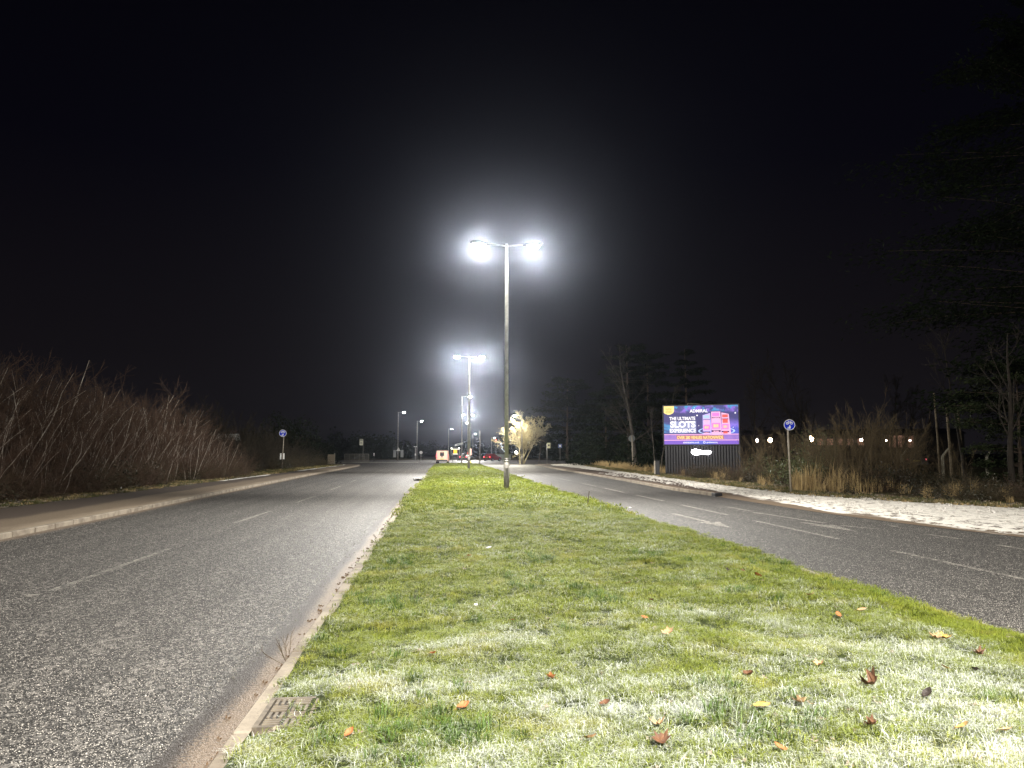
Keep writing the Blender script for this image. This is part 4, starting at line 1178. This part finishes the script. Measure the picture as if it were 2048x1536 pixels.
tag(scatter_box('leaf_litter', [litter_leaf], 2600, lambda y: FR(y) + abs(rng.normal(.6, 1.2)), 12, 60, .12, .6, 1.3), 'dead leaves littering the verge behind the snow', 'litter')
tag(scatter_box('leaf_litter', [litter_leaf], 1500, lambda y: rng.uniform(-15.5, -12.4), 18, 60, .13, .6, 1.2), 'dead leaves littering the verge below the thicket', 'litter')
n_ = 320
ly = 3.5 + 16 * rng.uniform(0, 1, n_) ** 1.6; lx_ = np.array([rng.uniform(mk(v) + .25, mr(v) - .1) for v in ly])
tag(scatter('leaf_litter', [litter_leaf], np.stack([lx_, ly, [median_z(a_, b_) + .018 for a_, b_ in zip(lx_, ly)]], 1), np.stack([np.zeros(n_), np.zeros(n_), rng.uniform(0, 6, n_)], 1), rng.uniform(.16, .42, n_), np.zeros(n_, int)), 'small torn scraps of dead leaf sunk in the frosted grass', 'litter')
snow_bits = proto('clod', leafy('clod', 8, 10, .05, .07, .02, .025, M_WHITE, .1), mat('snow_crumbs', (.64, .61, .56), .8))
tag(scatter_box('snow', [snow_bits], 1500, lambda y: rng.uniform(kr(y) + .9, FR(y) + .7), 12, 60, .105, .5, 1.5), 'crusty crumbs of snow on the footway edge', 'snow')
# grit along the median gutter
grit = proto('grit', leafy('grit', 9, 6, .012, .02, .006, .007, M_WHITE, .1), mat('pale_grit', (.46, .44, .39), .8))
gy = rng.uniform(3.6, 22, 330); gx = np.array([mk(v) for v in gy]) - .34 - rng.normal(.0, .055, 330) - .06 * np.sin(gy * 2.3)
tag(scatter('gravel', [grit], np.stack([gx, gy, np.full(330, .003)], 1), np.zeros((330, 3)), rng.uniform(.35, .95, 330), np.zeros(330, int)), 'pale grit lying in the gutter along the median kerb', 'grit')
dirt_leaf = proto('leaf', leafy('leaf', 13, 3, .03, .03, .01, .016, M_BRAMBLE, .2), mat('gutter_leaf', (.13, .085, .05), .8))
gy = rng.uniform(3.6, 40, 420); gx = np.array([mk(v) for v in gy]) - np.abs(rng.normal(.02, .06, 420))
tag(scatter('litter', [dirt_leaf], np.stack([gx, gy, np.full(420, .004)], 1), np.zeros((420, 3)), rng.uniform(.4, 1.3, 420), np.zeros(420, int)), 'scraps of dead leaf gathered in the gutter', 'litter')

# proud light chippings in the road surface, near enough to be told apart
t = NT('road_chipping')
oi = t.new('ShaderNodeObjectInfo').outputs['Random']
M_CHIP = t.out(t.mix(t.step(oi, .1, 1.0), (.05, .046, .04), (.54, .50, .44)), .6, .35)
V = [(1, 0, 0), (0, 1, 0), (-1, 0, 0), (0, -1, 0), (.2, .1, .75), (0, 0, -.5)]
chip_p = [proto('chip', arr_mesh('chip', np.array(V) * np.array([[1, k, 1.0]]), [(0, 1, 4), (1, 2, 4), (2, 3, 4), (3, 0, 4)]), M_CHIP) for k in (.8, .6)]
def chippings(label, xa, xb, y0, y1, n, s0, s1, seed):
    rg = np.random.default_rng(seed)
    y = y0 + (y1 - y0) * (1 - np.sqrt(1 - rg.uniform(0, 1, n)))
    x = np.array([rg.uniform(xa(v), xb(v)) for v in y])
    o = scatter('gravel', chip_p, np.stack([x, y, np.full(n, .001)], 1), np.stack([rg.normal(0, .35, n), rg.normal(0, .35, n), rg.uniform(0, 6.28, n)], 1), rg.uniform(s0, s1, n) * (1 + .03 * (y - y0)), rg.integers(0, 2, n))
    return tag(o, label, 'chippings')
chippings('pale frosted chippings in the near carriageway beside the kerb', lambda v: max(-8.4, -.62 * v - .9), lambda v: mk(v) - .36, 3.7, 24, 84000, .0028, .0058, 3)
chippings('pale frosted chippings in the far carriageway beyond the grass', lambda v: mr(v) + .02, lambda v: min(kr(v) - .2, .80 * v + .6), 6.3, 26, 40000, .0032, .0058, 4)

# right side: bushes, dry grass, bare scrub
def leafy_bush(label, loc, rx, ry, rz_, seed, n=2600, size=.05, m=M_IVY, group='leafy evergreen bushes right of the billboard'):
    t = thing('leafy_bush', label, 'bush', loc, 0, group)
    link('foliage', leafy('foliage', seed, n, rx, ry, rz_, size, m), m, t)
    rg = np.random.default_rng(seed)
    P_, r_ = shoots(np.zeros((14, 3)), rg.normal(0, .6, (14, 3)) + np.array([[0, 0, .8]]), np.full(14, rz_ * 1.0), 5, rg, np.full(14, .016))
    link('stems', cat_mesh('stems', [tubes(P_, r_, 4)]), M_BARK, t)
    return t
leafy_bush('dark ivy covered bush hiding the right foot of the billboard cladding', (20.3, 47.6, .1), 1.7, 1.3, 1.15, 51)
leafy_bush('low spreading ivy bush just right of the billboard', (19.0, 41.8, .1), 1.5, 1.3, .95, 52)
leafy_bush('dark ivy bush directly behind the pale post of the blue sign', (18.2, 36.6, .1), 1.6, 1.2, 1.35, 53)
leafy_bush('leafy bramble bush between the dry grass and the wire fence', (19.0, 30.0, .1), 1.6, 1.2, 1.0, 54, 2200, .045, M_BRAMBLE)
leafy_bush('low bramble bush in front of the cranked fence posts', (21.0, 29.0, .1), 1.8, 1.0, .75, 55, 2200, .045, M_BRAMBLE)
leafy_bush('low bramble bush at the frame edge below the evergreen tree', (21.3, 25.6, .1), 1.8, 1.2, .7, 56, 2200, .045, M_BRAMBLE)
leafy_bush('tall dark ivy bush behind the first ivy bushes', (23.5, 47.0, .1), 2.2, 1.6, 2.4, 57, 3600, .06)
dry = [tuft('tuft', 61, 70, .20, .95, .010, M_DRY, .45, (.4, 1.1)), tuft('tuft', 62, 60, .25, .60, .010, M_DRY, .6, (.4, 1.1))]
G_DRY = 'tall tufts of dry grass behind the blue sign'
for i, (x_, y_, s_) in enumerate(((14.9, 30.9, 1.0), (15.3, 30.2, 1.05), (15.6, 31.2, 1.15), (15.9, 29.8, .95), (16.3, 30.6, 1.1), (16.6, 29.4, .9), (16.9, 30.4, 1.1), (17.4, 29.6, .9), (15.2, 31.9, .9), (16.0, 31.8, 1.1))):
    t = tag(bpy.data.objects.new('dry_grass_tuft', dry[i % 2].data), 'tall straw coloured tuft of dry grass behind the blue sign post', 'grass tuft', G_DRY)
    COL.objects.link(t); t.location = (x_, y_, .1); t.rotation_euler = (0, 0, i * 1.3); t.scale = (s_ * 1.35, s_ * 1.35, s_ * rnd.uniform(1.0, 1.45))
tag(scatter_box('grass', dry, 330, lambda y: FR(y) + rng.uniform(1.0, 3.5) * (1 if y < 60 else 1.0), 56, 100, .1, .45, .9), 'tan dry grass bank in front of the dark trees', 'dry grass')
tag(scatter_box('undergrowth', under + dry, 300, lambda y: FR(y) + rng.uniform(1.2, 7.0), 13, 52, .1, .28, .92, [0, 1, 2, 3, 3, 4, 5, 5, 4]), 'brown dead bramble and grass undergrowth behind the snowy footway', 'undergrowth')
M_TWIG_SCRUB = mat('tan_twig', (.17, .125, .065), .8, noise=(.10, .072, .038), nscale=2)
scrub = [shrub_meshes(s, 3.6, 12, .8, 10, 6, .018, (-.10, -.05, 0), .10, .004) for s in (71, 72, 73)]
ps = [shrub_thing('scrub_shrub', 'bare twiggy shrub with arching stems in the scrub behind the dry grass', 'shrub', m, M_TWIG_SCRUB, M_TWIG_SCRUB, (0, 0, 0), 0, 'bare shrubs of the scrub between dry grass and fence') for m in scrub]
for i, (x_, y_, s_) in enumerate(((17.6, 32.2, .75), (18.6, 33.0, .95), (19.4, 34.6, 1.12), (20.2, 33.4, 1.0), (20.9, 35.2, 1.0), (21.8, 34.4, .85), (18.2, 35.6, .85), (22.6, 36.4, .85), (19.8, 38.0, .95), (17.8, 39.5, .8), (20.8, 42.5, .9), (19.4, 31.2, .65), (22.0, 31.6, .6), (23.6, 38.5, .8), (18.4, 44.5, .7))):
    if i < 3: o = ps[i]; o.location = (x_, y_, .1); o.scale = (s_, s_, s_)
    else: dup(ps[i % 3], (x_, y_, .1), rnd.uniform(-.6, .6), None, None, (s_, s_, s_))

# ------------------------------------------------------------------ trees
def bare_tree(label, loc, h, seed, bark=M_BARK, twig=M_BARK, r0=.16, limbs=16, per2=7, per3=6, clear=.28, spread=.62, lf=.42, lean=(0, 0, 0), group=None, rmin=.008, name='bare_tree', trunks=1, per4=0):
    rg = np.random.default_rng(seed)
    t = thing(name, label, 'tree', loc, 0, group)
    base = np.zeros((trunks, 3)); base[:, 0] = rg.normal(0, .25 * (trunks > 1), trunks); base[:, 2] = -.2
    d = np.zeros((trunks, 3)); d[:, 2] = 1; d[:, :2] = rg.normal(0, .05 + .12 * (trunks > 1), (trunks, 2))
    P, r = shoots(base, d, np.full(trunks, h) * rg.uniform(.85, 1.0, trunks), 10, rg, np.full(trunks, r0), .12, .05, .05, lean)
    r[:, 0] *= 1.35
    P1, r1 = branch(P, r, limbs, rg, lf, spread, 6, clear, .35, .10, .42)
    P2, r2 = branch(P1, r1, per2, rg, .48, .5, 5, .2, .25, .12, .5)
    parts = [tubes(P1, np.maximum(r1, rmin * 1.6), 4), tubes(P2, np.maximum(r2, rmin * 1.2), 3)]
    if per3:
        P3, r3 = branch(P2, r2, per3, rg, .5, .55, 4, .2, .1, .14, .6)
        parts.append(tubes(P3, np.maximum(r3, rmin), 3))
        if per4:
            P4, r4 = branch(P3, r3, per4, rg, .6, .55, 3, .2, .1, .14, .7)
            parts.append(tubes(P4, np.maximum(r4, rmin), 3))
    link('trunk', cat_mesh('trunk', [tubes(P, r, 9)]), bark, t)
    link('crown', cat_mesh('crown', parts), twig, t)
    return t
bare_tree('tall pale barked birch standing left of the billboard', (19.35, 75, .1), 12.2, 101, M_BARK_TREE, M_BARK_DIM, .24, 15, 7, 6, .18, .55, .40, (.05, 0, 0), None, .012)
bare_tree('slender birch stem immediately left of the billboard edge', (17.9, 61.5, .1), 7.5, 102, M_BARK_TREE, M_BARK_DIM, .07, 9, 6, 4, .3, .4, .3, (0, 0, 0), None, .008)
bare_tree('thin leaning sapling above the dark bin', (16.6, 58.6, .1), 5.2, 103, M_BARK_TREE, M_BARK_DIM, .045, 8, 5, 3, .35, .4, .3, (-.12, 0, 0), None, .007)
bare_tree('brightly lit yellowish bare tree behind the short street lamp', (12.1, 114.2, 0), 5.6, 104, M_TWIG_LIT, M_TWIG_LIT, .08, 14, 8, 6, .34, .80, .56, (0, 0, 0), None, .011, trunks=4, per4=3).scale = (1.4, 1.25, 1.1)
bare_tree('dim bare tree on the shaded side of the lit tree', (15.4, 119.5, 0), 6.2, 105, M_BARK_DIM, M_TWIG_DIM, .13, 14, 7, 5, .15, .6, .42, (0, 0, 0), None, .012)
bare_tree('dark bare tree rising right behind the billboard', (35.6, 85, 0), 11.0, 106, M_BARK_DIM, M_BARK_DIM, .18, 16, 8, 6, .2, .5, .4, (0, 0, 0), None, .014)
bare_tree('dark forked bare tree above the warehouse lights', (42.8, 85, 0), 11.8, 107, M_BARK_DIM, M_BARK_DIM, .2, 14, 8, 6, .18, .6, .42, (0, 0, 0), None, .014, trunks=2)
bare_tree('dark bare tree between the warehouse lights and the wooden poles', (50.0, 82, 0), 9.4, 108, M_BARK_DIM, M_BARK_DIM, .16, 14, 8, 6, .2, .6, .42, (0, 0, 0), None, .014, trunks=2)
bare_tree('smaller dark bare tree beside the wooden poles', (53.0, 80, 0), 7.8, 109, M_BARK_DIM, M_BARK_DIM, .13, 14, 7, 5, .2, .6, .42, (0, 0, 0), None, .014)
bare_tree('thin dark bare tree in front of the evergreen', (27.0, 37.5, 0), 8.6, 110, M_BARK_DIM, M_BARK_DIM, .10, 14, 7, 5, .25, .5, .34, (0, 0, 0), None, .008)
bare_tree('bare trunk with pale bark below the evergreen at the frame edge', (22.5, 28.5, .1), 7.0, 111, M_BARK_DIM, M_BARK_DIM, .14, 10, 5, 4, .3, .55, .35, (.1, 0, 0), None, .007)

def evergreen(label, loc, h, wide, seed, n=5200, size=.34, conic=1.0, low_=.08, m=M_NEEDLE, name='evergreen_tree', group=None, tiers=11):
    """tiered boughs of drooping needle sprays round a trunk"""
    rg = np.random.default_rng(seed)
    t = thing(name, label, 'tree', loc, 0, group)
    nb = tiers * 9
    zz = low_ + (1 - low_) * (np.repeat(np.arange(tiers), 9) + rg.uniform(-.25, .25, nb)) / tiers
    az = rg.uniform(0, 2 * pi, nb)
    prof = np.where(conic > .5, np.clip(1.05 - zz, .03, 1) ** .8, np.sqrt(np.clip(1 - (2 * zz - .95) ** 2, .05, 1)))
    ln = wide * prof * rg.uniform(.55, 1.15, nb)
    per = max(n // nb, 6)
    k = rg.uniform(.12, 1, (nb, per)) ** .7
    lx = ln[:, None] * k
    c = np.stack([np.cos(az)[:, None] * lx, np.sin(az)[:, None] * lx, (zz * h)[:, None] + .10 * lx - .07 * lx * lx / max(wide, 1)], -1)
    c += rg.normal(0, 1, c.shape) * (.075 * ln)[:, None, None] * np.array([1, 1, .55])
    c = c.reshape(-1, 3); N = len(c)
    out = np.stack([np.cos(az), np.sin(az), np.full(nb, -.25)], 1); out = np.repeat(out, per, 0) + rg.normal(0, .45, (N, 3))
    out /= np.linalg.norm(out, axis=1, keepdims=True)
    sd = np.cross(out, rg.normal(0, .6, (N, 3)) + np.array([[0, 0, 1]])); sd /= np.linalg.norm(sd, axis=1, keepdims=True) + 1e-9
    s = size * rg.uniform(.55, 1.35, N)[:, None]
    V = np.stack([c - out * s * .6, c + sd * s * .26, c + out * s, c - sd * s * .26], 1)
    Q = (np.arange(N) * 4)[:, None] + np.arange(4)[None]
    link('crown', arr_mesh('crown', V.reshape(-1, 3), Q), m, t)
    P, r = shoots(np.array([[0, 0, -.3]]), np.array([[0, 0, 1.]]), np.array([h * .96]), 8, rg, np.array([h * .018]), .1, 0, .01)
    b1 = np.stack([np.zeros(nb), np.zeros(nb), zz * h], 1); dd = np.stack([np.cos(az), np.sin(az), np.full(nb, .12)], 1)
    P1, r1 = shoots(b1, dd, ln * .85, 4, rg, np.full(nb, .03), .3, -.1, .03)
    link('trunk', cat_mesh('trunk', [tubes(P, r, 8)]), M_BARK, t); link('limbs', cat_mesh('limbs', [tubes(P1, r1, 3)]), M_BARK, t)
    return t
evergreen('huge dark evergreen tree towering at the frame edge beyond the fence', (30.5, 33.5, 0), 25, 9.5, 201, 70000, .17, 0.0, .10, tiers=15)
evergreen('bushy green evergreen below the huge tree, catching a little light', (25.2, 31.5, 0), 6.0, 3.0, 202, 16000, .11, 0.0, .10, mat('lit_evergreen_needle', (.020, .032, .008), .8, noise=(.034, .046, .012), nscale=1.5), tiers=9)  # brighter needle copy, a little lamplight painted in
evergreen('round topped dark conifer behind the birch', (23.2, 93, 0), 16.0, 4.3, 203, 12000, .30, 0.0, .05)
evergreen('ragged tall conifer above the left part of the billboard', (30.2, 92, 0), 15.4, 5.2, 204, 13000, .32, 1.0, .05)
evergreen('dark conifer filling the gap between the two tall conifers', (26.8, 97, 0), 15.6, 4.2, 205, 9000, .32, 0.0, .05)
evergreen('broad dark evergreen beyond the blue plate sign', (18.9, 114, 0), 13.6, 5.2, 206, 12000, .34, 0.0, .03)
evergreen('dark evergreen between the broad one and the birch', (22.6, 104, 0), 10.5, 4.0, 207, 9000, .32, 0.0, .03)
leafy_bush('dark thick bush at the foot of the conifers behind the dry grass bank', (21.3, 84, 0), 3.0, 3.0, 3.4, 58, 3000, .14, M_NEEDLE, 'dark bushes under the conifers')
leafy_bush('dark bush under the conifers next to the billboard', (19.8, 68, 0), 2.2, 2.6, 2.4, 59, 2600, .12, M_NEEDLE, 'dark bushes under the conifers')
leafy_bush('dark bush under the conifers near the blue plate sign', (20.2, 96, 0), 3.4, 3.0, 3.6, 60, 3000, .14, M_NEEDLE, 'dark bushes under the conifers')
leafy_bush('round dark bush at the end of the lower shrub belt', (-19.0, 101, 0), 3.0, 3.4, 6.2, 61, 3600, .16, M_NEEDLE, 'dark bushes left of the junction')
leafy_bush('dark hedge bush behind the guard railing', (-19.5, 121, 0), 4.0, 2.4, 3.2, 62, 3000, .15, M_NEEDLE, 'dark bushes left of the junction')

# far tree belts read as one mass
fb = [proto('crown_mass', leafy('crown_mass', s, 900, 5, 4, 6.5, .45, M_NEEDLE, .45), M_NEEDLE) for s in (81, 82)]
n = 60
fx = np.concatenate([np.linspace(-70, -12, 24), np.linspace(22, 130, 36)]); fyy = np.where(fx < 0, 230 + rng.uniform(-14, 14, n), 240 + rng.uniform(-18, 18, n))
tag(scatter('treeline', fb, np.stack([fx, fyy, np.full(n, -.2)], 1), np.stack([np.zeros(n), np.zeros(n), rng.uniform(0, 6, n)], 1), rng.uniform(.7, 1.25, n), rng.integers(0, 2, n)), 'dark far off trees along the horizon', 'trees')
fx = np.linspace(-14, 24, 14)
tag(scatter('treeline', fb, np.stack([fx, np.full(14, 360.0) + rng.uniform(-15, 15, 14), np.full(14, -.2)], 1), np.stack([np.zeros(14), np.zeros(14), rng.uniform(0, 6, 14)], 1), rng.uniform(.6, 1.0, 14), rng.integers(0, 2, 14)), 'dim far trees closing the end of the road', 'trees')

# ------------------------------------------------------------------ fence and wooden poles on the right
fe = thing('wire_fence', 'wire fence on cranked concrete posts at the foot of the evergreen', 'fence', (0, 0, 0))
pm = None
for i, (x_, y_) in enumerate(((23.95, 34.9), (24.25, 32.3), (24.6, 29.5), (23.6, 37.6), (23.3, 40.4))):
    o = (MB().box(-.06, .06, -.06, .06, -.2, 1.36, .01).add([(-.055, -.05, 1.34), (.055, -.05, 1.34), (.055, .05, 1.34), (-.055, .05, 1.34), (.245, -.04, 1.72), (.32, -.04, 1.68), (.32, .04, 1.68), (.245, .04, 1.72)],
         [(0, 1, 5, 4), (1, 2, 6, 5), (2, 3, 7, 6), (3, 0, 4, 7), (4, 5, 6, 7)]).build('concrete_post', M_CONC, fe) if pm is None else link('concrete_post', pm, None, fe))
    pm = o.data; o.location = (x_, y_, .2); o.rotation_euler = (0, 0, R(-30))
wire = MB()
for z in (.4, .8, 1.2, 1.45):
    wire.tube([(23.3, 40.4, .2 + z), (23.95, 34.9, .2 + z), (24.25, 32.3, .2 + z), (24.6, 29.5, .2 + z)], .004, 4)
wire.build('wires', M_DARKMETAL, fe)
G_POLE = 'leaning wooden poles behind the wire fence'
def wood_pole(label, a, b, r):
    t = thing('wooden_pole', label, 'pole', (b[0], b[1], 0), 0, G_POLE)
    MB().tube([(0, 0, -.2), ((a[0] - b[0]) * .5 + .02, 0, a[2] * .5), (a[0] - b[0], 0, a[2])], [r * 1.1, r, r * .9], 9).build('shaft', M_WOOD, t, True)
    MB().tube([(a[0] - b[0], 0, a[2]), (a[0] - b[0], 0, a[2] + .03)], [r * .9, r * .7], 9).build('top_end', M_BARK, t)
wood_pole('tallest bright weathered wooden pole, leaning, behind the wire fence', (27.83, 40, 4.2), (27.95, 40, 0), .075)
wood_pole('second shorter looking wooden pole just right of the brightest one', (29.92, 42, 4.2), (30.05, 42, 0), .07)
wood_pole('dim thin wooden pole rising highest left of the two bright poles', (29.85, 44, 5.3), (30.0, 44, 0), .06)

# ------------------------------------------------------------------ small things on the median
def leaf_mesh(kind, curl, seed):
    rg = random.Random(seed)
    if kind == 'lobed':
        out = [(.0, -.5), (.10, -.25), (.42, -.36), (.36, -.10), (.55, .10), (.30, .14), (.22, .30), (.10, .26), (0, .55), (-.10, .26), (-.24, .32), (-.30, .12), (-.52, .12), (-.38, -.12), (-.42, -.34), (-.10, -.25)]
    else:
        out = [(.0, -.52), (.14, -.42), (.27, -.2), (.33, .02), (.28, .22), (.16, .40), (0, .54), (-.16, .40), (-.29, .22), (-.34, .0), (-.27, -.22), (-.14, -.42)]
    n = len(out)
    f = lambda x, y: curl * (x * x * 1.6 + .9 * y * y) + .03 * rg.uniform(-1, 1)
    V = [(0, 0, 0)] + [(x * .5, y * .5, f(x * .5, y * .5)) for x, y in out] + [(x, y, f(x, y)) for x, y in out]
    F = [(0, 1 + i, 1 + (i + 1) % n) for i in range(n)] + [(1 + i, n + 1 + i, n + 1 + (i + 1) % n, 1 + (i + 1) % n) for i in range(n)]
    return MB().add(V, F).tube([(0, -.45, f(0, -.45)), (.05, -.62, .03), (.06, -.78, .05)], .012, 4)
LM = {'orange': mat('orange_leaf', (.44, .17, .06), .7, noise=(.40, .13, .05), nscale=3), 'yellow': mat('yellow_leaf', (.52, .33, .09), .7, noise=(.40, .22, .06), nscale=3),
      'brown': mat('brown_leaf', (.16, .075, .035), .7, noise=(.10, .05, .03), nscale=3), 'dark': mat('dark_leaf', (.035, .025, .020), .7), 'tan': mat('tan_leaf', (.52, .33, .18), .7, noise=(.40, .24, .12), nscale=3), 'white': mat('white_scrap', (.78, .77, .73), .8)}
leaves = [
 (3.72, 8.85, .14, 'orange', 'oval', .4, 'round orange leaf near the green right rim of the median, farthest of the large leaves'),
 (3.79, 7.72, .11, 'tan', 'lobed', .5, 'small tan leaf below the round orange leaf by the right rim'),
 (3.93, 6.99, .10, 'tan', 'oval', .6, 'tan leaf on a white frost patch near the right rim'),
 (3.58, 6.77, .09, 'orange', 'oval', .4, 'pale orange leaf just left of the leaf on the white patch'),
 (4.08, 6.03, .15, 'yellow', 'lobed', .5, 'bright yellow leaf lying against a tan one near the right rim'),
 (3.99, 6.02, .12, 'tan', 'lobed', .9, 'tan curled leaf touching the bright yellow leaf'),
 (4.01, 5.54, .11, 'brown', 'lobed', 1.2, 'brown curled leaf below the yellow pair at the right'),
 (1.98, 4.90, .10, 'brown', 'oval', 1.4, 'half folded brown leaf upright in frost near the middle of the lower grass'),
 (2.61, 4.56, .15, 'brown', 'lobed', 1.6, 'large dark brown curled leaf in a green gap of the frost'),
 (2.84, 4.38, .09, 'dark', 'oval', .9, 'small black leaf right of the large curled brown one'),
 (1.82, 4.34, .12, 'yellow', 'oval', .3, 'flat yellow oval leaf low in the picture on white frost'),
 (2.04, 4.33, .11, 'tan', 'lobed', .9, 'frosted tan leaf beside the flat yellow oval leaf'),
 (2.07, 7.53, .09, 'orange', 'oval', .5, 'orange leaf in mid grass right of the centre line'),
 (1.77, 5.96, .12, 'tan', 'lobed', .6, 'tan frosted leaf in the middle of the grass'),
 (-.04, 5.88, .08, 'orange', 'oval', 1.0, 'small orange leaf in green grass nearest the median kerb'),
 (.42, 10.93, .09, 'orange', 'lobed', .6, 'small orange leaf far up the grass below the white scrap'),
 (2.10, 8.60, .10, 'tan', 'oval', .8, 'narrow tan leaf far up the frosted middle grass'),
 (1.75, 6.59, .07, 'orange', 'oval', .8, 'tiny orange leaf above the tan frosted leaf'),
 (.64, 6.79, .06, 'orange', 'oval', .6, 'tiny orange leaf left of the grass centre'),
 (.76, 11.98, .10, 'white', 'oval', .2, 'white paper scrap far up the green grass'),
 (.36, 7.62, .07, 'white', 'oval', .2, 'small white scrap in the green left half of the grass'),
 (1.18, 4.17, .10, 'tan', 'lobed', 1.0, 'ragged tan leaf low in the frosted grass'),
 (.73, 5.14, .10, 'orange', 'lobed', .9, 'rusty spiky leaf in the lower middle grass'),
 (.96, 4.50, .08, 'brown', 'oval', .9, 'narrow brown leaf above the ragged tan one'),
 (.15, 4.70, .09, 'orange', 'oval', .7, 'rust leaf low in the green left grass'),
 (.77, 4.00, .09, 'tan', 'oval', .8, 'pale tan leaf near the bottom edge of the grass'),
 (1.12, 3.94, .12, 'brown', 'lobed', .9, 'torn brown leaf at the bottom edge of the grass'),
 (3.65, 5.09, .08, 'dark', 'oval', 1.1, 'small dark leaf in the frost at the right'),
 (3.45, 5.11, .08, 'yellow', 'oval', .8, 'pale yellow leaf left of the small dark leaf'),
 (2.57, 5.13, .09, 'tan', 'lobed', 1.0, 'pinkish tan leaf above the large curled brown leaf'),
 (3.49, 9.23, .09, 'dark', 'lobed', .9, 'dark leaf left of the farthest round orange leaf'),
 (3.68, 9.22, .07, 'brown', 'oval', 1.1, 'small brown leaf touching the grass near the dark far leaf'),
 (2.71, 3.89, .09, 'yellow', 'oval', .7, 'pale yellow leaf near the bottom right'),
 (2.93, 3.87, .08, 'tan', 'oval', .9, 'tan leaf closest to the bottom right corner'),
 (2.24, 3.93, .09, 'brown', 'lobed', 1.3, 'brown crumpled leaf near the bottom edge right of centre'),
 (1.66, 3.76, .09, 'orange', 'oval', .9, 'rust leaf cut by the bottom edge'),
 (-.47, 4.32, .07, 'orange', 'oval', .9, 'small orange leaf in frost right of the iron cover'),
 (5.82, 23.4, .10, 'white', 'oval', .2, 'pale scrap lying on the far carriageway by the median'),
]
for i, (x_, y_, s_, c_, k_, cu, lab) in enumerate(leaves):
    b_ = leaf_mesh(k_, cu, i)
    nm = 'paper_scrap' if c_ == 'white' else 'fallen_leaf'
    o = b_.build(nm, LM[c_])
    tag(o, lab, 'litter' if c_ == 'white' else 'leaf', 'fallen leaves on the grass' if c_ != 'white' else None)
    on_grass = x_ < 5
    o.location = (x_, y_, (median_z(x_, y_) + .036) if on_grass else .02); s_ *= .86; o.scale = (s_, s_, s_)
    o.rotation_euler = (rnd.uniform(-.3, .3) + R(18), rnd.uniform(-.35, .35), rnd.uniform(0, 6.28))

rg = np.random.default_rng(9)
Pw, rw = shoots(np.zeros((8, 3)), rg.normal(0, .35, (8, 3)) + np.array([[-.25, .25, 1]]), rg.uniform(.16, .30, 8), 5, rg, np.full(8, .0028), .5, .0, .12)
Pw1, rw1 = branch(Pw, rw, 3, rg, .35, .4, 3, .4)
o = link('dead_weed', cat_mesh('dead_weed', [tubes(Pw, rw, 4), tubes(Pw1, np.maximum(rw1, .0016), 3)]), mat('dead_weed_stem', (.11, .08, .05), .8))
tag(o, 'dead twiggy weed sprouting from the joint of the median kerb', 'weed'); o.location = (-1.19, 6.40, .01)
o = link('leaf_clump', leafy('leaf_clump', 17, 160, .30, .42, .12, .06, M_BRAMBLE, .3), mat('wet_leaf', (.028, .022, .018), .6))
tag(o, 'dark soggy clump of leaves in the gutter far along the median kerb', 'leaf clump'); o.location = (-1.25, 47, .0)
o = MB().tube([(0, 0, 0), (.02, 0, .2), (.05, 0, .42)], [.018, .014, .01], 6).build('wooden_stake', M_BARK)
tag(o, 'short dark stick standing in the grass near the right rim of the median', 'stick'); o.location = (4.35, 22.6, .15)

# ------------------------------------------------------------------ frosty air, its scatter shaped to stand in for lens glare
hz = MB().box(-720, 720, -320, 920, -1.2, 30).build('haze', None)
hz['kind'] = 'stuff'
hm = bpy.data.materials.new('frosty_air'); hm.use_nodes = True
hn = hm.node_tree.nodes; hn.clear()
ho = hn.new('ShaderNodeOutputMaterial'); pv = hn.new('ShaderNodeVolumePrincipled')
pv.inputs['Color'].default_value = (.72, .80, 1.0, 1); pv.inputs['Density'].default_value = HAZE; pv.inputs['Anisotropy'].default_value = .95
hm.node_tree.links.new(pv.outputs[0], ho.inputs['Volume'])
hz.data.materials.append(hm)
